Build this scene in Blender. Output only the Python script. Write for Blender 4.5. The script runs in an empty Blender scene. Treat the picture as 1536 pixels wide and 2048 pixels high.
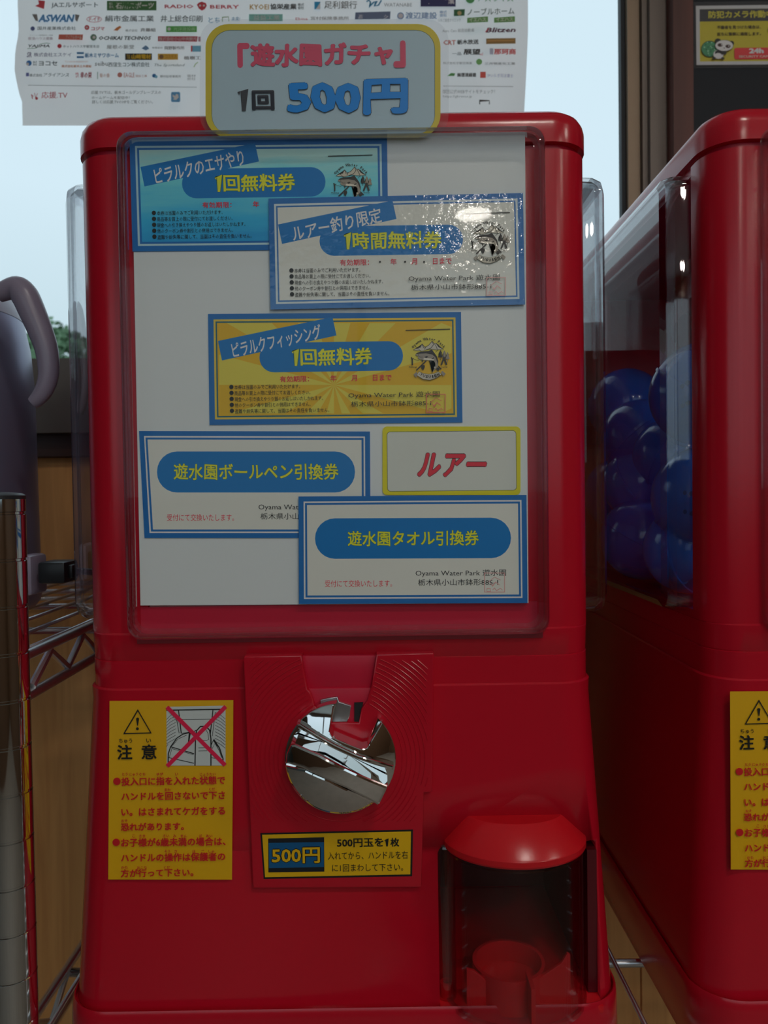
import bpy, bmesh, math, random
from mathutils import Vector, Matrix
random.seed(7)
C = bpy.context.scene.collection

# ------------------------------------------------------------------ camera
YAW, PITCH, ROLL = 0.00275, 0.02378, 0.01458
F_PX, DIST, CAM_Z = 1538.0, 0.459, 1.20      # focal length in pixels of a 1536x2048 frame, metres
def cam_axes():
    cy, sy, cp, sp, cr, sr = math.cos(YAW), math.sin(YAW), math.cos(PITCH), math.sin(PITCH), math.cos(ROLL), math.sin(ROLL)
    f = Vector((sy*cp, cy*cp, -sp)); r = Vector((cy, -sy, 0)); u = r.cross(f)
    return r*cr-u*sr, r*sr+u*cr, f
R_, U_, F_ = cam_axes()
cam = bpy.data.objects.new('camera', bpy.data.cameras.new('camera')); C.objects.link(cam)
cam.matrix_world = Matrix((
    (R_.x, U_.x, -F_.x, 0), (R_.y, U_.y, -F_.y, -DIST), (R_.z, U_.z, -F_.z, CAM_Z), (0, 0, 0, 1)))
cam.data.sensor_fit = 'VERTICAL'; cam.data.sensor_height = 24; cam.data.sensor_width = 18
cam.data.lens = F_PX/2048*24; cam.data.clip_start = 0.01
cam.data.dof.use_dof = True; cam.data.dof.focus_distance = DIST+0.01; cam.data.dof.aperture_fstop = 9
bpy.context.scene.camera = cam
vs = bpy.context.scene.view_settings
vs.view_transform = 'Standard'; vs.look = 'None'; vs.gamma = 1; vs.exposure = 0.0; vs.use_curve_mapping = False
# ------------------------------------------------------------------ world: bright overcast sky
w = bpy.data.worlds.new('overcast_sky'); bpy.context.scene.world = w; w.use_nodes = True
nt = w.node_tree; nt.nodes.clear()
tc = nt.nodes.new('ShaderNodeTexCoord'); sx = nt.nodes.new('ShaderNodeSeparateXYZ')
cr_ = nt.nodes.new('ShaderNodeValToRGB'); bg = nt.nodes.new('ShaderNodeBackground'); wo = nt.nodes.new('ShaderNodeOutputWorld')
cr_.color_ramp.elements[0].position = 0.0; cr_.color_ramp.elements[0].color = (0.50, 0.66, 0.72, 1)
cr_.color_ramp.elements[1].position = 0.35; cr_.color_ramp.elements[1].color = (0.70, 0.87, 0.98, 1)
nt.links.new(tc.outputs['Generated'], sx.inputs[0]); nt.links.new(sx.outputs['Z'], cr_.inputs[0])
nt.links.new(cr_.outputs[0], bg.inputs[0]); nt.links.new(bg.outputs[0], wo.inputs[0]); bg.inputs[1].default_value = 0.98
LAMP = 60.0          # radiance of the round ceiling lamps

# ------------------------------------------------------------------ helpers
def at(px, py, Y=0.0):
    """photo pixel -> point (mm, z relative to camera height) on the vertical plane at depth Y (mm)"""
    d = R_*((px-768)/F_PX) - U_*((py-1024)/F_PX) + F_
    t = (Y/1000+DIST)/d.y
    return (d.x*t*1000, Y, d.z*t*1000)
def lin(c): return tuple(((v/255)/12.92 if v <= 10 else ((v/255+0.055)/1.055)**2.4) for v in c)
MATS = {}
def pbr(name, col, rough=0.5, metal=0.0, spec=0.5, bump=None, coat=0.0, noise=None, emis=None, trans=0.0):
    if name in MATS: return MATS[name]
    m = bpy.data.materials.new(name); m.use_nodes = True; n = m.node_tree; b = n.nodes['Principled BSDF']
    b.inputs['Base Color'].default_value = (*col, 1); b.inputs['Roughness'].default_value = rough
    b.inputs['Metallic'].default_value = metal; b.inputs['Specular IOR Level'].default_value = spec
    b.inputs['Coat Weight'].default_value = coat; b.inputs['Coat Roughness'].default_value = 0.05
    t = n.nodes.new('ShaderNodeTexCoord')
    if noise:   # (scale, amount)
        nz = n.nodes.new('ShaderNodeTexNoise'); nz.inputs['Scale'].default_value = noise[0]; nz.inputs['Detail'].default_value = 4
        mx = n.nodes.new('ShaderNodeMixRGB'); mx.blend_type = 'MULTIPLY'; mx.inputs[0].default_value = noise[1]
        mx.inputs[1].default_value = (*col, 1); n.links.new(t.outputs['Object'], nz.inputs['Vector'])
        n.links.new(nz.outputs['Fac'], mx.inputs[2]); n.links.new(mx.outputs[0], b.inputs['Base Color'])
    if bump:    # (scale, distance in metres)
        nb = n.nodes.new('ShaderNodeTexNoise'); nb.inputs['Scale'].default_value = bump[0]; nb.inputs['Detail'].default_value = 3
        bp = n.nodes.new('ShaderNodeBump'); bp.inputs['Distance'].default_value = bump[1]; bp.inputs['Strength'].default_value = 1
        n.links.new(t.outputs['Object'], nb.inputs['Vector']); n.links.new(nb.outputs['Fac'], bp.inputs['Height'])
        n.links.new(bp.outputs[0], b.inputs['Normal']);
        if coat: n.links.new(bp.outputs[0], b.inputs['Coat Normal'])
    if emis: b.inputs['Emission Color'].default_value = (*emis[0], 1); b.inputs['Emission Strength'].default_value = emis[1]
    if trans:
        o = n.nodes['Material Output']; tr = n.nodes.new('ShaderNodeBsdfTranslucent'); tr.inputs[0].default_value = (*col, 1)
        ms = n.nodes.new('ShaderNodeMixShader'); ms.inputs[0].default_value = trans
        n.links.new(b.outputs[0], ms.inputs[1]); n.links.new(tr.outputs[0], ms.inputs[2]); n.links.new(ms.outputs[0], o.inputs[0])
    MATS[name] = m; return m
def clear(name, tint=(0.97, 0.98, 0.98), pw=5, f0=0.05, rough=0.02, haze=0.0, bump=None, glass=0.0):
    """thin transparent plastic: see-through with Fresnel-like gloss from both sides"""
    if name in MATS: return MATS[name]
    m = bpy.data.materials.new(name); m.use_nodes = True; n = m.node_tree; n.nodes.clear()
    o = n.nodes.new('ShaderNodeOutputMaterial'); lw = n.nodes.new('ShaderNodeLayerWeight'); lw.inputs[0].default_value = 0.5
    p = n.nodes.new('ShaderNodeMath'); p.operation = 'POWER'; p.inputs[1].default_value = pw
    a = n.nodes.new('ShaderNodeMath'); a.operation = 'MULTIPLY_ADD'; a.inputs[1].default_value = 1-f0; a.inputs[2].default_value = f0; a.use_clamp = True
    tr = n.nodes.new('ShaderNodeBsdfTransparent'); tr.inputs[0].default_value = (*tint, 1)
    gl = n.nodes.new('ShaderNodeBsdfGlossy'); gl.inputs['Roughness'].default_value = rough
    mx = n.nodes.new('ShaderNodeMixShader')
    n.links.new(lw.outputs['Facing'], p.inputs[0]); n.links.new(p.outputs[0], a.inputs[0]); n.links.new(a.outputs[0], mx.inputs[0])
    n.links.new(tr.outputs[0], mx.inputs[1]); n.links.new(gl.outputs[0], mx.inputs[2])
    if bump:
        t = n.nodes.new('ShaderNodeTexCoord'); nb = n.nodes.new('ShaderNodeTexNoise'); nb.inputs['Scale'].default_value = bump[0]
        bp = n.nodes.new('ShaderNodeBump'); bp.inputs['Distance'].default_value = bump[1]
        n.links.new(t.outputs['Object'], nb.inputs['Vector']); n.links.new(nb.outputs['Fac'], bp.inputs['Height']); n.links.new(bp.outputs[0], gl.inputs['Normal'])
    last = mx
    if glass:
        g_ = n.nodes.new('ShaderNodeBsdfGlass'); g_.inputs['IOR'].default_value = 1.45; g_.inputs['Color'].default_value = (*tint, 1); g_.inputs['Roughness'].default_value = 0
        m3 = n.nodes.new('ShaderNodeMixShader'); m3.inputs[0].default_value = glass; n.links.new(mx.outputs[0], m3.inputs[1]); n.links.new(g_.outputs[0], m3.inputs[2]); last = m3
    if haze:
        d = n.nodes.new('ShaderNodeBsdfDiffuse'); d.inputs[0].default_value = (.8, .8, .8, 1); m2 = n.nodes.new('ShaderNodeMixShader'); m2.inputs[0].default_value = haze
        n.links.new(mx.outputs[0], m2.inputs[1]); n.links.new(d.outputs[0], m2.inputs[2]); last = m2
    n.links.new(last.outputs[0], o.inputs[0]); MATS[name] = m; return m

class MB:
    """mesh builder, coordinates in mm (z relative to camera height)"""
    def __init__(s): s.v = []; s.f = []; s.m = []; s.smooth = []
    def add(s, v, f, mi=0, sm=False):
        b = len(s.v); s.v += [tuple(p) for p in v]; s.f += [tuple(i+b for i in q) for q in f]
        s.m += [mi]*len(f); s.smooth += [sm]*len(f); return s
    def box(s, x0, x1, y0, y1, z0, z1, mi=0):
        v = [(x, y, z) for z in (z0, z1) for y in (y0, y1) for x in (x0, x1)]
        return s.add(v, [(0,2,3,1),(4,5,7,6),(0,1,5,4),(2,6,7,3),(0,4,6,2),(1,3,7,5)], mi)
    def bbox(s, x0, x1, y0, y1, z0, z1, b=1.0, mi=0, seg=2):
        bm = bmesh.new(); bmesh.ops.create_cube(bm, size=1)
        for v in bm.verts: v.co = Vector(((x0+x1)/2+v.co.x*(x1-x0), (y0+y1)/2+v.co.y*(y1-y0), (z0+z1)/2+v.co.z*(z1-z0)))
        bmesh.ops.bevel(bm, geom=bm.edges[:], offset=b, segments=seg, profile=0.5, affect='EDGES')
        return s.bm(bm, mi, True)
    def bm(s, bm, mi=0, sm=False):
        bm.verts.index_update(); v = [tuple(x.co) for x in bm.verts]; f = [[q.index for q in x.verts] for x in bm.faces]; bm.free()
        return s.add(v, f, mi, sm)
    def loft(s, rings, cap0=True, cap1=True, mi=0, sm=True, closed=True):
        n = len(rings[0]); v = [p for r in rings for p in r]; f = []
        for i in range(len(rings)-1):
            for j in range(n if closed else n-1):
                a = i*n+j; b = i*n+(j+1) % n; f.append((a, b, b+n, a+n))
        s.add(v, f, mi, sm)
        if cap0: s.add(rings[0], [tuple(range(n))[::-1]], mi)
        if cap1: s.add(rings[-1], [tuple(range(n))], mi)
        return s
    def tube(s, pts, r, seg=10, mi=0, cap=True, flat=1.0):
        """round bar through pts (mm); r may be a list; flat squashes the second axis"""
        pts = [Vector(p) for p in pts]; n = len(pts); rs = r if isinstance(r, (list, tuple)) else [r]*n
        rings = []; up = None
        for i, p in enumerate(pts):
            t = (pts[min(i+1, n-1)]-pts[max(i-1, 0)]).normalized()
            if up is None: up = Vector((0, 0, 1)) if abs(t.z) < .9 else Vector((0, 1, 0))
            a = t.cross(up).normalized(); b = a.cross(t).normalized(); up = b
            rings.append([tuple(p+a*math.cos(k*2*math.pi/seg)*rs[i]+b*math.sin(k*2*math.pi/seg)*rs[i]*flat) for k in range(seg)])
        return s.loft(rings, cap, cap, mi)
    def lathe(s, prof, cx, cy, seg=48, mi=0, cap0=True, cap1=True, sx=1.0):
        return s.loft([[(cx+r*sx*math.cos(k*2*math.pi/seg), cy+r*math.sin(k*2*math.pi/seg), z) for k in range(seg)] for r, z in prof], cap0, cap1, mi)
    def prism(s, poly, y0, y1, bev=0.0, mi=0, seg=2, dome=None):
        """polygon of (x,z) extruded along y from y0 (front) to y1 (back), front rim bevelled"""
        bm = bmesh.new(); vf = [bm.verts.new((x, y0, z)) for x, z in poly]; vb = [bm.verts.new((x, y1, z)) for x, z in poly]
        ff = bm.faces.new(vf); bm.faces.new(vb[::-1]); n = len(poly)
        for i in range(n): bm.faces.new((vf[i], vb[i], vb[(i+1) % n], vf[(i+1) % n]))
        bmesh.ops.recalc_face_normals(bm, faces=bm.faces[:])
        if bev: bmesh.ops.bevel(bm, geom=list(ff.edges), offset=bev, segments=seg, profile=0.5, affect='EDGES', clamp_overlap=True)
        if dome:      # (centre x, centre z, radius, height): bulge the plate like a shallow lens
            px, pz, rad, hgt = dome
            for ax in (0, 2):
                for i in range(-9, 10):
                    co = [px, 0, pz]; co[ax] += i*rad/9.5; no = [0, 0, 0]; no[ax] = 1
                    bmesh.ops.bisect_plane(bm, geom=bm.verts[:]+bm.edges[:]+bm.faces[:], plane_co=co, plane_no=no, dist=1e-4)
            for v in bm.verts:
                if v.co.y < (y0+y1)/2: v.co.y -= hgt*(1-((v.co.x-px)**2+(v.co.z-pz)**2)/rad**2)
            return s.bm(bm, mi, True)
        k = len(s.smooth); s.bm(bm, mi, bool(bev))
        for i in range(k, len(s.smooth)):
            if len(s.f[i]) > 4 or not bev: s.smooth[i] = False
        return s
    def build(s, name, mats, parent=None, **kw):
        if not isinstance(mats, (list, tuple)): mats = [mats]
        if parent is None:
            xs, ys, zs = zip(*s.v); org = Vector(((min(xs)+max(xs))/2, (min(ys)+max(ys))/2, min(zs)))
        else: org = Vector(parent['org'])
        me = bpy.data.meshes.new(name)
        me.from_pydata([((x-org.x)/1000, (y-org.y)/1000, (z-org.z)/1000) for x, y, z in s.v], [], s.f)
        me.polygons.foreach_set('material_index', s.m); me.polygons.foreach_set('use_smooth', s.smooth)
        for m in mats: me.materials.append(m)
        sharp = kw.pop('sharp', .7)
        if any(s.smooth):
            bm = bmesh.new(); bm.from_mesh(me)
            bmesh.ops.remove_doubles(bm, verts=bm.verts[:], dist=1e-6)
            for e in bm.edges:
                if len(e.link_faces) == 2 and e.calc_face_angle(0) > sharp: e.smooth = False
            bm.to_mesh(me); bm.free()
        o = bpy.data.objects.new(name, me); C.objects.link(o)
        if parent is None: o.location = (org.x/1000, org.y/1000, org.z/1000+CAM_Z)
        else: o.parent = parent
        o['org'] = list(org)
        tag(o, **kw); return o
def tag(o, label=None, cat=None, group=None, kind=None):
    for k, v in (('label', label), ('category', cat), ('group', group), ('kind', kind)):
        if v: o[k] = v
    return o
def thing(name, label, cat, org, group=None):
    o = bpy.data.objects.new(name, None); C.objects.link(o); o.empty_display_size = .02
    o.location = (org[0]/1000, org[1]/1000, org[2]/1000+CAM_Z); o['org'] = list(org); return tag(o, label, cat, group)
def copy_tree(o, parent=None):
    c = o.copy(); C.objects.link(c); c.parent = parent
    for ch in list(o.children): copy_tree(ch, c)
    return c
def spline(p, k=5):
    out = []
    for i in range(len(p)-1):
        a, b, c, d = [Vector(p[max(0, min(len(p)-1, j))]) for j in (i-1, i, i+1, i+2)]
        for s_ in range(k): t = s_/k; out.append(.5*((2*b)+(c-a)*t+(2*a-5*b+4*c-d)*t*t+(3*b-a-3*c+d)*t*t*t))
    return out+[Vector(p[-1])]
def rr(x0, x1, y0, y1, r, n=6):
    """rounded rectangle, counter-clockwise list of (a,b)"""
    p = []
    for cx, cy, a0 in ((x1-r, y0+r, -90), (x1-r, y1-r, 0), (x0+r, y1-r, 90), (x0+r, y0+r, 180)):
        for k in range(n+1):
            a = math.radians(a0+90*k/n); p.append((cx+r*math.cos(a), cy+r*math.sin(a)))
    return p
def ring(x0, x1, y0, y1, r, z, n=6): return [(a, b, z) for a, b in rr(x0, x1, y0, y1, r, n)]
def ringY(x0, x1, z0, z1, r, y, n=6): return [(a, y, b) for a, b in rr(x0, x1, z0, z1, r, n)]

# --------------------------------------------------- flat print (lettering and artwork as thin inked shapes)
TXT = {}
def glyphs(body, off=0.0, shear=0.0, ls=1.0, res=2):
    k = (body, off, shear, ls, res)
    if k in TXT: return TXT[k]
    cu = bpy.data.curves.new('t', 'FONT'); cu.body = body; cu.offset = off; cu.shear = shear; cu.space_character = ls; cu.resolution_u = res
    ob = bpy.data.objects.new('t', cu); C.objects.link(ob); dg = bpy.context.evaluated_depsgraph_get(); dg.update()
    me = ob.evaluated_get(dg).to_mesh(); v = [(p.co.x, p.co.y) for p in me.vertices]; f = [tuple(q.vertices) for q in me.polygons]
    ob.evaluated_get(dg).to_mesh_clear(); bpy.data.objects.remove(ob); bpy.data.curves.remove(cu)
    TXT[k] = (v, f); return TXT[k]
INK = 1.75   # photo white on the machine front is about half of a perfect white
class Sheet:
    """a flat printed sheet; shapes are given in pixels of the photograph (or of a crop of it) and laid on the plane at depth Y (mm)"""
    def __init__(s, Y, tilt=-0.0146, T=(0, 0, 1), disp=None, ink=INK, rough=.45, gloss=0.0, step=.035, bump=None):
        s.Y = Y; s.tilt = tilt; s.T = T; s.mb = MB(); s.mats = []; s.keys = {}; s.lay = 0; s.disp = disp; s.ink = ink; s.rough = rough; s.gloss = gloss; s.step = step; s.bump = bump
    def mi(s, c):
        if isinstance(c, bpy.types.Material): key = c.name
        else: key = tuple(c)
        if key not in s.keys:
            if not isinstance(c, bpy.types.Material):
                l = tuple(min(v*s.ink, .88) for v in lin(c)); nm = 'ink_%d_%d_%d_%g' % (*c, s.ink)+('_lam' if s.gloss else '')
                dk = max(c) < 60; c = pbr(nm+('_d' if dk else ''), l, s.rough, coat=0 if dk else s.gloss, bump=None if dk else s.bump)
            s.keys[key] = len(s.mats); s.mats.append(c)
        return s.keys[key]
    def p(s, x, y, lay):
        ox, oy, k = s.T
        d = s.disp(ox+x/k, oy+y/k) if s.disp else 0
        q = at(ox+x/k, oy+y/k, s.Y+d)
        return (q[0], q[1]-lay*s.step, q[2])
    def poly(s, pts, c, lay=None):
        if lay is None: s.lay += 1; lay = s.lay
        v = [s.p(x, y, lay) for x, y in pts]
        if len(pts) > 4:
            bm = bmesh.new(); vv = [bm.verts.new(q) for q in v]
            try: bm.faces.new(vv)
            except ValueError: bm.free(); return
            bmesh.ops.triangulate(bm, faces=bm.faces[:]); s.mb.bm(bm, s.mi(c))
        else: s.mb.add(v, [tuple(range(len(v)))], s.mi(c))
    def rect(s, x0, y0, x1, y1, c, r=0, rot=None):
        t = s.tilt if rot is None else rot
        pts = rr(x0, x1, y0, y1, r) if r else [(x0, y0), (x1, y0), (x1, y1), (x0, y1)]
        cx, cy = (x0+x1)/2, (y0+y1)/2
        s.poly([(cx+(x-cx)*math.cos(t)-(y-cy)*math.sin(t), cy+(x-cx)*math.sin(t)+(y-cy)*math.cos(t)) for x, y in pts], c)
    def quad(s, pts, c): s.poly(pts, c)
    def disc(s, cx, cy, r, c, ry=None, n=20): s.poly([(cx+r*math.cos(k*2*math.pi/n), cy+(ry or r)*math.sin(k*2*math.pi/n)) for k in range(n)], c)
    def line(s, pts, wd, c, closed=False):
        s.lay += 1
        if closed: pts = list(pts)+[pts[0], pts[1]]
        L, Rr = [], []
        for i, (x, y) in enumerate(pts):
            a = pts[max(i-1, 0)]; b = pts[min(i+1, len(pts)-1)]; dx, dy = b[0]-a[0], b[1]-a[1]; l = math.hypot(dx, dy) or 1
            k = 1.0
            if 0 < i < len(pts)-1:
                d1 = (x-a[0], y-a[1]); l1 = math.hypot(*d1) or 1; cs = abs((d1[0]*dx+d1[1]*dy)/(l1*l)); k = 1/max(cs, .45)
            nx, ny = -dy/l*wd/2*k, dx/l*wd/2*k
            L.append((x+nx, y+ny)); Rr.append((x-nx, y-ny))
        if closed: L, Rr = L[1:], Rr[1:]
        for i in range(len(L)-1):
            v = [s.p(*q, s.lay) for q in (L[i], L[i+1], Rr[i+1], Rr[i])]; s.mb.add(v, [(0, 1, 2, 3)], s.mi(c))
    def text(s, body, x0, y0, x1, y1, c, off=0.0, shear=0.0, wob=0.0, outline=None, rot=None, ls=1.0, keep=False, res=2):
        """ink box of the text fitted to (x0,y0)-(x1,y1)"""
        v0, _ = glyphs(body, 0.0, shear, ls, res)
        if not v0: return
        xa, xb = min(a for a, _ in v0), max(a for a, _ in v0); ya, yb = min(b for _, b in v0), max(b for _, b in v0)
        kx = (x1-x0)/(xb-xa); ky = (y1-y0)/max(yb-ya, .05)
        if keep: ky = min(ky, kx*1.25)
        t = s.tilt if rot is None else rot; cx, cy = (x0+x1)/2, (y0+y1)/2
        v, f = glyphs(body, 0.0, shear, ls, res)
        for cc, o in ([(outline[0], outline[1])] if outline else [])+[(c, off)]:
            s.lay += 1
            ks = [(0, 0)] if o < .007 else [(o, o), (-o, o), (o, -o), (-o, -o)] if o < .035 else [(o*math.cos(k*math.pi/4), o*math.sin(k*math.pi/4)) for k in range(8)]
            for da, db in ks:
                out = []; s.lay += 1
                for a, b in v:
                    if wob: a, b = a+wob*math.sin(b*5+a*2.3), b+wob*math.sin(a*3.7)
                    x = (a+da-(xa+xb)/2)*kx; y = -(b+db-(ya+yb)/2)*ky
                    out.append(s.p(cx+x*math.cos(t)-y*math.sin(t), cy+x*math.sin(t)+y*math.cos(t), s.lay))
                s.mb.add(out, f, s.mi(cc))
    def arc(s, body, cx, cy, R, a0, a1, size, c, off=.02, inward=False):
        n = len(body); s.lay += 1
        for i, ch in enumerate(body):
            if ch == ' ': continue
            a = math.radians(a0+(a1-a0)*i/(n-1)); v, f = glyphs(ch, off, 0, 1, 1)
            xs = [q[0] for q in v]; mx = (min(xs)+max(xs))/2
            px, py = cx+R*math.sin(a), cy-R*math.cos(a)
            if inward: py = cy+R*math.cos(a); a = -a
            out = []
            for q in v:
                x = (q[0]-mx)*size; y = -(q[1]-.35)*size
                out.append(s.p(px+x*math.cos(a)-y*math.sin(a), py+x*math.sin(a)+y*math.cos(a), s.lay))
            s.mb.add(out, f, s.mi(c))
    def build(s, name, parent=None, **kw): return s.mb.build(name, s.mats, parent, **kw)
bpy.context.scene.cycles.transparent_max_bounces = 32
bpy.context.scene.cycles.max_bounces = 12
# ------------------------------------------------------------------ the room
WB = 440.0                       # depth of the window wall, mm
Z_F, Z_C = -1200.0, 1200.0
plaster = pbr('plaster', (.80, .79, .76), .9); lino = pbr('lino', (.30, .27, .23), .6, noise=(6, .3)); dado = pbr('dado_wood', (.16, .09, .05), .5)
def struct(name, mb, m, **kw): return mb.build(name, m, kind='structure', **kw)
struct('floor', MB().box(-2500, 2700, -3100, 600, Z_F-60, Z_F), lino)
struct('ceiling', MB().box(-2500, 2700, -3100, 600, Z_C, Z_C+60), plaster)
dark_wall = pbr('dark_green_wall', (.045, .055, .055), .6)
struct('wall_left', MB().box(-2560, -2500, -3100, 600, Z_F, Z_C), dark_wall)
struct('wall_right', MB().box(2700, 2760, -3100, 600, Z_F, Z_C), dado)
# wall behind the photographer, with a wide window opening
struct('wall_front', MB().box(-2500, 2700, -3160, -3100, Z_F, -40).box(-2500, 2700, -3160, -3100, 1100, Z_C).box(-2500, -2100, -3160, -3100, -40, 1100).box(1900, 2700, -3160, -3100, -40, 1100), dado)
fr = MB()
for x in (-2100, -1100, -100, 900, 1860): fr.box(x, x+40, -3150, -3110, -40, 1100)
fr.box(-2100, 1900, -3150, -3110, -40, 0).box(-2100, 1900, -3150, -3110, 1060, 1100)
alu = pbr('bronze_aluminium', (.17, .14, .12), .4, .45); alu_l = pbr('bronze_aluminium_light', (.25, .18, .12), .4, .4)
struct('window_2', fr, alu)
# window wall: bronze aluminium window, timber jamb, black board
zt = 1000
xl = -1300
b0 = at(125, 722, WB)[2]; b1 = at(125, 762, WB)[2]; b2 = at(125, 808, WB)[2]; b3 = at(125, 870, WB)[2]; b4 = at(125, 914, WB)[2]
xs = [at(p, 150, WB)[0] for p in (1243, 1252, 1274, 1288, 1324, 1387)]
wn = thing('window_1', None, None, (xl, WB, b3)); wn['kind'] = 'structure'
wf = MB().box(xl, xs[4], WB-18, WB+40, b2, b0).box(xl, xs[4], WB-34, WB+40, b3, b2+.01).box(xl, xs[1], WB-8, WB+30, b0-6, b0)
wf.build('bottom_rail', alu, wn)
m = MB().box(xs[0], xs[1], WB+2, WB+12, b0, zt); m.build('glazing_bead', pbr('rubber', (.02, .025, .03), .6), wn)
m = MB().box(xs[1], xs[2], WB-6, WB+12, b0, zt, 1).box(xs[2], xs[3], WB-4, WB+40, b0, zt, 1).box(xs[3]-6, xs[3], WB-12, WB+40, b0, zt, 0).box(xs[3], xs[4], WB-20, WB+40, b0, zt, 0)
m.build('side_rail', [alu, alu_l], wn)
MB().box(xl, xs[4], WB-18, WB+40, zt, zt+60).build('top_rail', alu, wn)
MB().box(xl, xl+50, WB-18, WB+40, b0, zt).build('side_rail', alu, wn)
MB().box(xl+50, xs[0], WB+8, WB+12, b0, zt).build('pane', clear('window_glass', (.98, .99, .985), f0=.0, rough=.0), wn)
def wood(name, c1, c2, sx, sz, rough=.5, contrast=(.3, .8)):
    m = bpy.data.materials.new(name); m.use_nodes = True; n = m.node_tree; b = n.nodes['Principled BSDF']
    t = n.nodes.new('ShaderNodeTexCoord'); mp = n.nodes.new('ShaderNodeMapping'); mp.inputs['Scale'].default_value = (sx, sx, sz)
    nz = n.nodes.new('ShaderNodeTexNoise'); nz.inputs['Scale'].default_value = 1; nz.inputs['Detail'].default_value = 6; nz.inputs['Distortion'].default_value = .6
    r = n.nodes.new('ShaderNodeValToRGB'); r.color_ramp.elements[0].position = contrast[0]; r.color_ramp.elements[1].position = contrast[1]
    r.color_ramp.elements[0].color = (*c1, 1); r.color_ramp.elements[1].color = (*c2, 1)
    n.links.new(t.outputs['Object'], mp.inputs[0]); n.links.new(mp.outputs[0], nz.inputs['Vector']); n.links.new(nz.outputs['Fac'], r.inputs[0]); n.links.new(r.outputs[0], b.inputs['Base Color'])
    b.inputs['Roughness'].default_value = rough; return m
pine = wood('pine_panel', (.72, .32, .10), (.92, .48, .17), 90, 5); red_wood = wood('red_timber', (.075, .02, .014), (.16, .045, .03), 60, 4, .5); dark_wood = wood('dark_timber', (.05, .018, .012), (.09, .032, .02), 4, 60, .4)
black_b = pbr('black_board', (.014, .018, .026), .5, spec=.25)
struct('trim_1', MB().box(xs[4]-2, xs[5]*(WB-40+459)/(WB+459), WB-40, WB+40, b4, zt), red_wood)
struct('trim_2', MB().box(xl, xs[5], WB-14, WB+40, b4, b3), dark_wood)
wb = MB().box(-2500, xl, WB+2, WB+60, Z_F, Z_C).box(xl, 2700, WB+2, WB+60, zt+60, Z_C).box(xl, xs[5], WB+12, WB+60, Z_F, b4).box(xs[5], 2700, WB+12, WB+60, Z_F, zt+60)
wbo = struct('wall_back', wb, plaster)
x = -430-3*243.3
while x < 1200:
    zt_ = b4 if x < xs[5]-60 else b4-.01
    MB().bbox(x+.8, x+243.3-.8, WB, WB+13, Z_F+90, b4-.5, 1.2).build('panel', pine, wbo); x += 243.3
MB().box(xs[5]*.957, 2690, WB-2, WB+13, b4, zt+55).build('panel', black_b, wbo, label='black board panel')
struct('baseboard_back', MB().box(-2480, 2680, WB-8, WB+12, Z_F, Z_F+88), dark_wood)
# round ceiling lamps in a row
lens = pbr('lamp_lens', (.9, .9, .9), .4, emis=((1, .93, .84), LAMP)); lampcase = pbr('lamp_case', (.85, .85, .85), .4)
for i, (lx, ly) in enumerate(((400, -2800), (400, -1850), (400, -900), (1500, -2800), (1500, -1800), (1500, -900))):
    t = thing('ceiling_lamp', 'round white ceiling lamp in a row behind the photographer', 'lamp', (lx, ly, Z_C-50), 'round ceiling lamps')
    MB().lathe([(90, Z_C), (90, Z_C-36), (80, Z_C-40)], lx, ly).build('housing', lampcase, t)
    MB().lathe([(74, Z_C-40.5), (74, Z_C-44), (60, Z_C-50)], lx, ly).build('diffuser', lens, t)

# tree beyond the window
leafm = pbr('leaf', (.16, .27, .15), .7); bark = pbr('bark', (.12, .09, .07), .8)
tx, ty, tz = at(108, 715, 11000); tr = thing('garden_tree', 'round green tree far beyond the window, left of the red machine', 'tree', (tx, ty, tz-3200))
MB().tube([(tx, ty, tz-3200), (tx+40, ty, tz-1800), (tx, ty, tz-400)], [150, 110, 50], 8).build('trunk', bark, tr)
lf = MB(); rnd = random.Random(3)
for i in range(2600):
    a, b = rnd.uniform(0, 6.283), math.acos(rnd.uniform(-1, 1)); rr_ = 620*rnd.uniform(.55, 1)**.5*(1+.12*math.sin(3*a)+.1*math.cos(5*b))
    c = Vector((tx+rr_*math.sin(b)*math.cos(a), ty+rr_*math.sin(b)*math.sin(a), tz-60+rr_*.85*math.cos(b)))
    u = Vector((rnd.gauss(0, 1), rnd.gauss(0, 1), rnd.gauss(0, 1))).normalized()*55; v = u.cross(Vector((rnd.gauss(0, 1), rnd.gauss(0, 1), 1))).normalized()*38
    lf.add([c-u, c-v, c+u, c+v], [(0, 1, 2, 3)])
o = lf.build('foliage', leafm, tr); o['kind'] = 'stuff'

# ------------------------------------------------------------------ red capsule machine
red = pbr('red_plastic', (.56, .006, .022), .22, spec=.5, bump=(260, .00004)); red_b = pbr('red_cap_plastic', (.68, .010, .018), .24, bump=(300, .00003))
red_d = pbr('red_inner_plastic', (.60, .008, .04), .35)
pc = clear('clear_plastic', (.98, .985, .985), f0=.04, rough=.015, pw=4); pc_rim = clear('clear_rim', (.90, .91, .94), f0=.11, rough=.02, pw=3.2, glass=.4)
chrome = pbr('chrome', (.86, .86, .85), .03, 1.0, bump=(9, .0012)); steel = pbr('steel', (.55, .55, .56), .3, 1.0); blackm = pbr('black_void', (.008, .008, .009), .6)
CX, ZB = -27.0, -345.0
mach = thing('capsule_machine', 'whole red capsule vending machine with six prize tickets in its front window', 'vending machine', (CX, 0, ZB), 'red capsule machines side by side')
HW, D = 155.0, 360.0
def cring(hw, y0, y1, r, z): return ring(CX-hw, CX+hw, y0, y1, r, z, 8)
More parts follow.
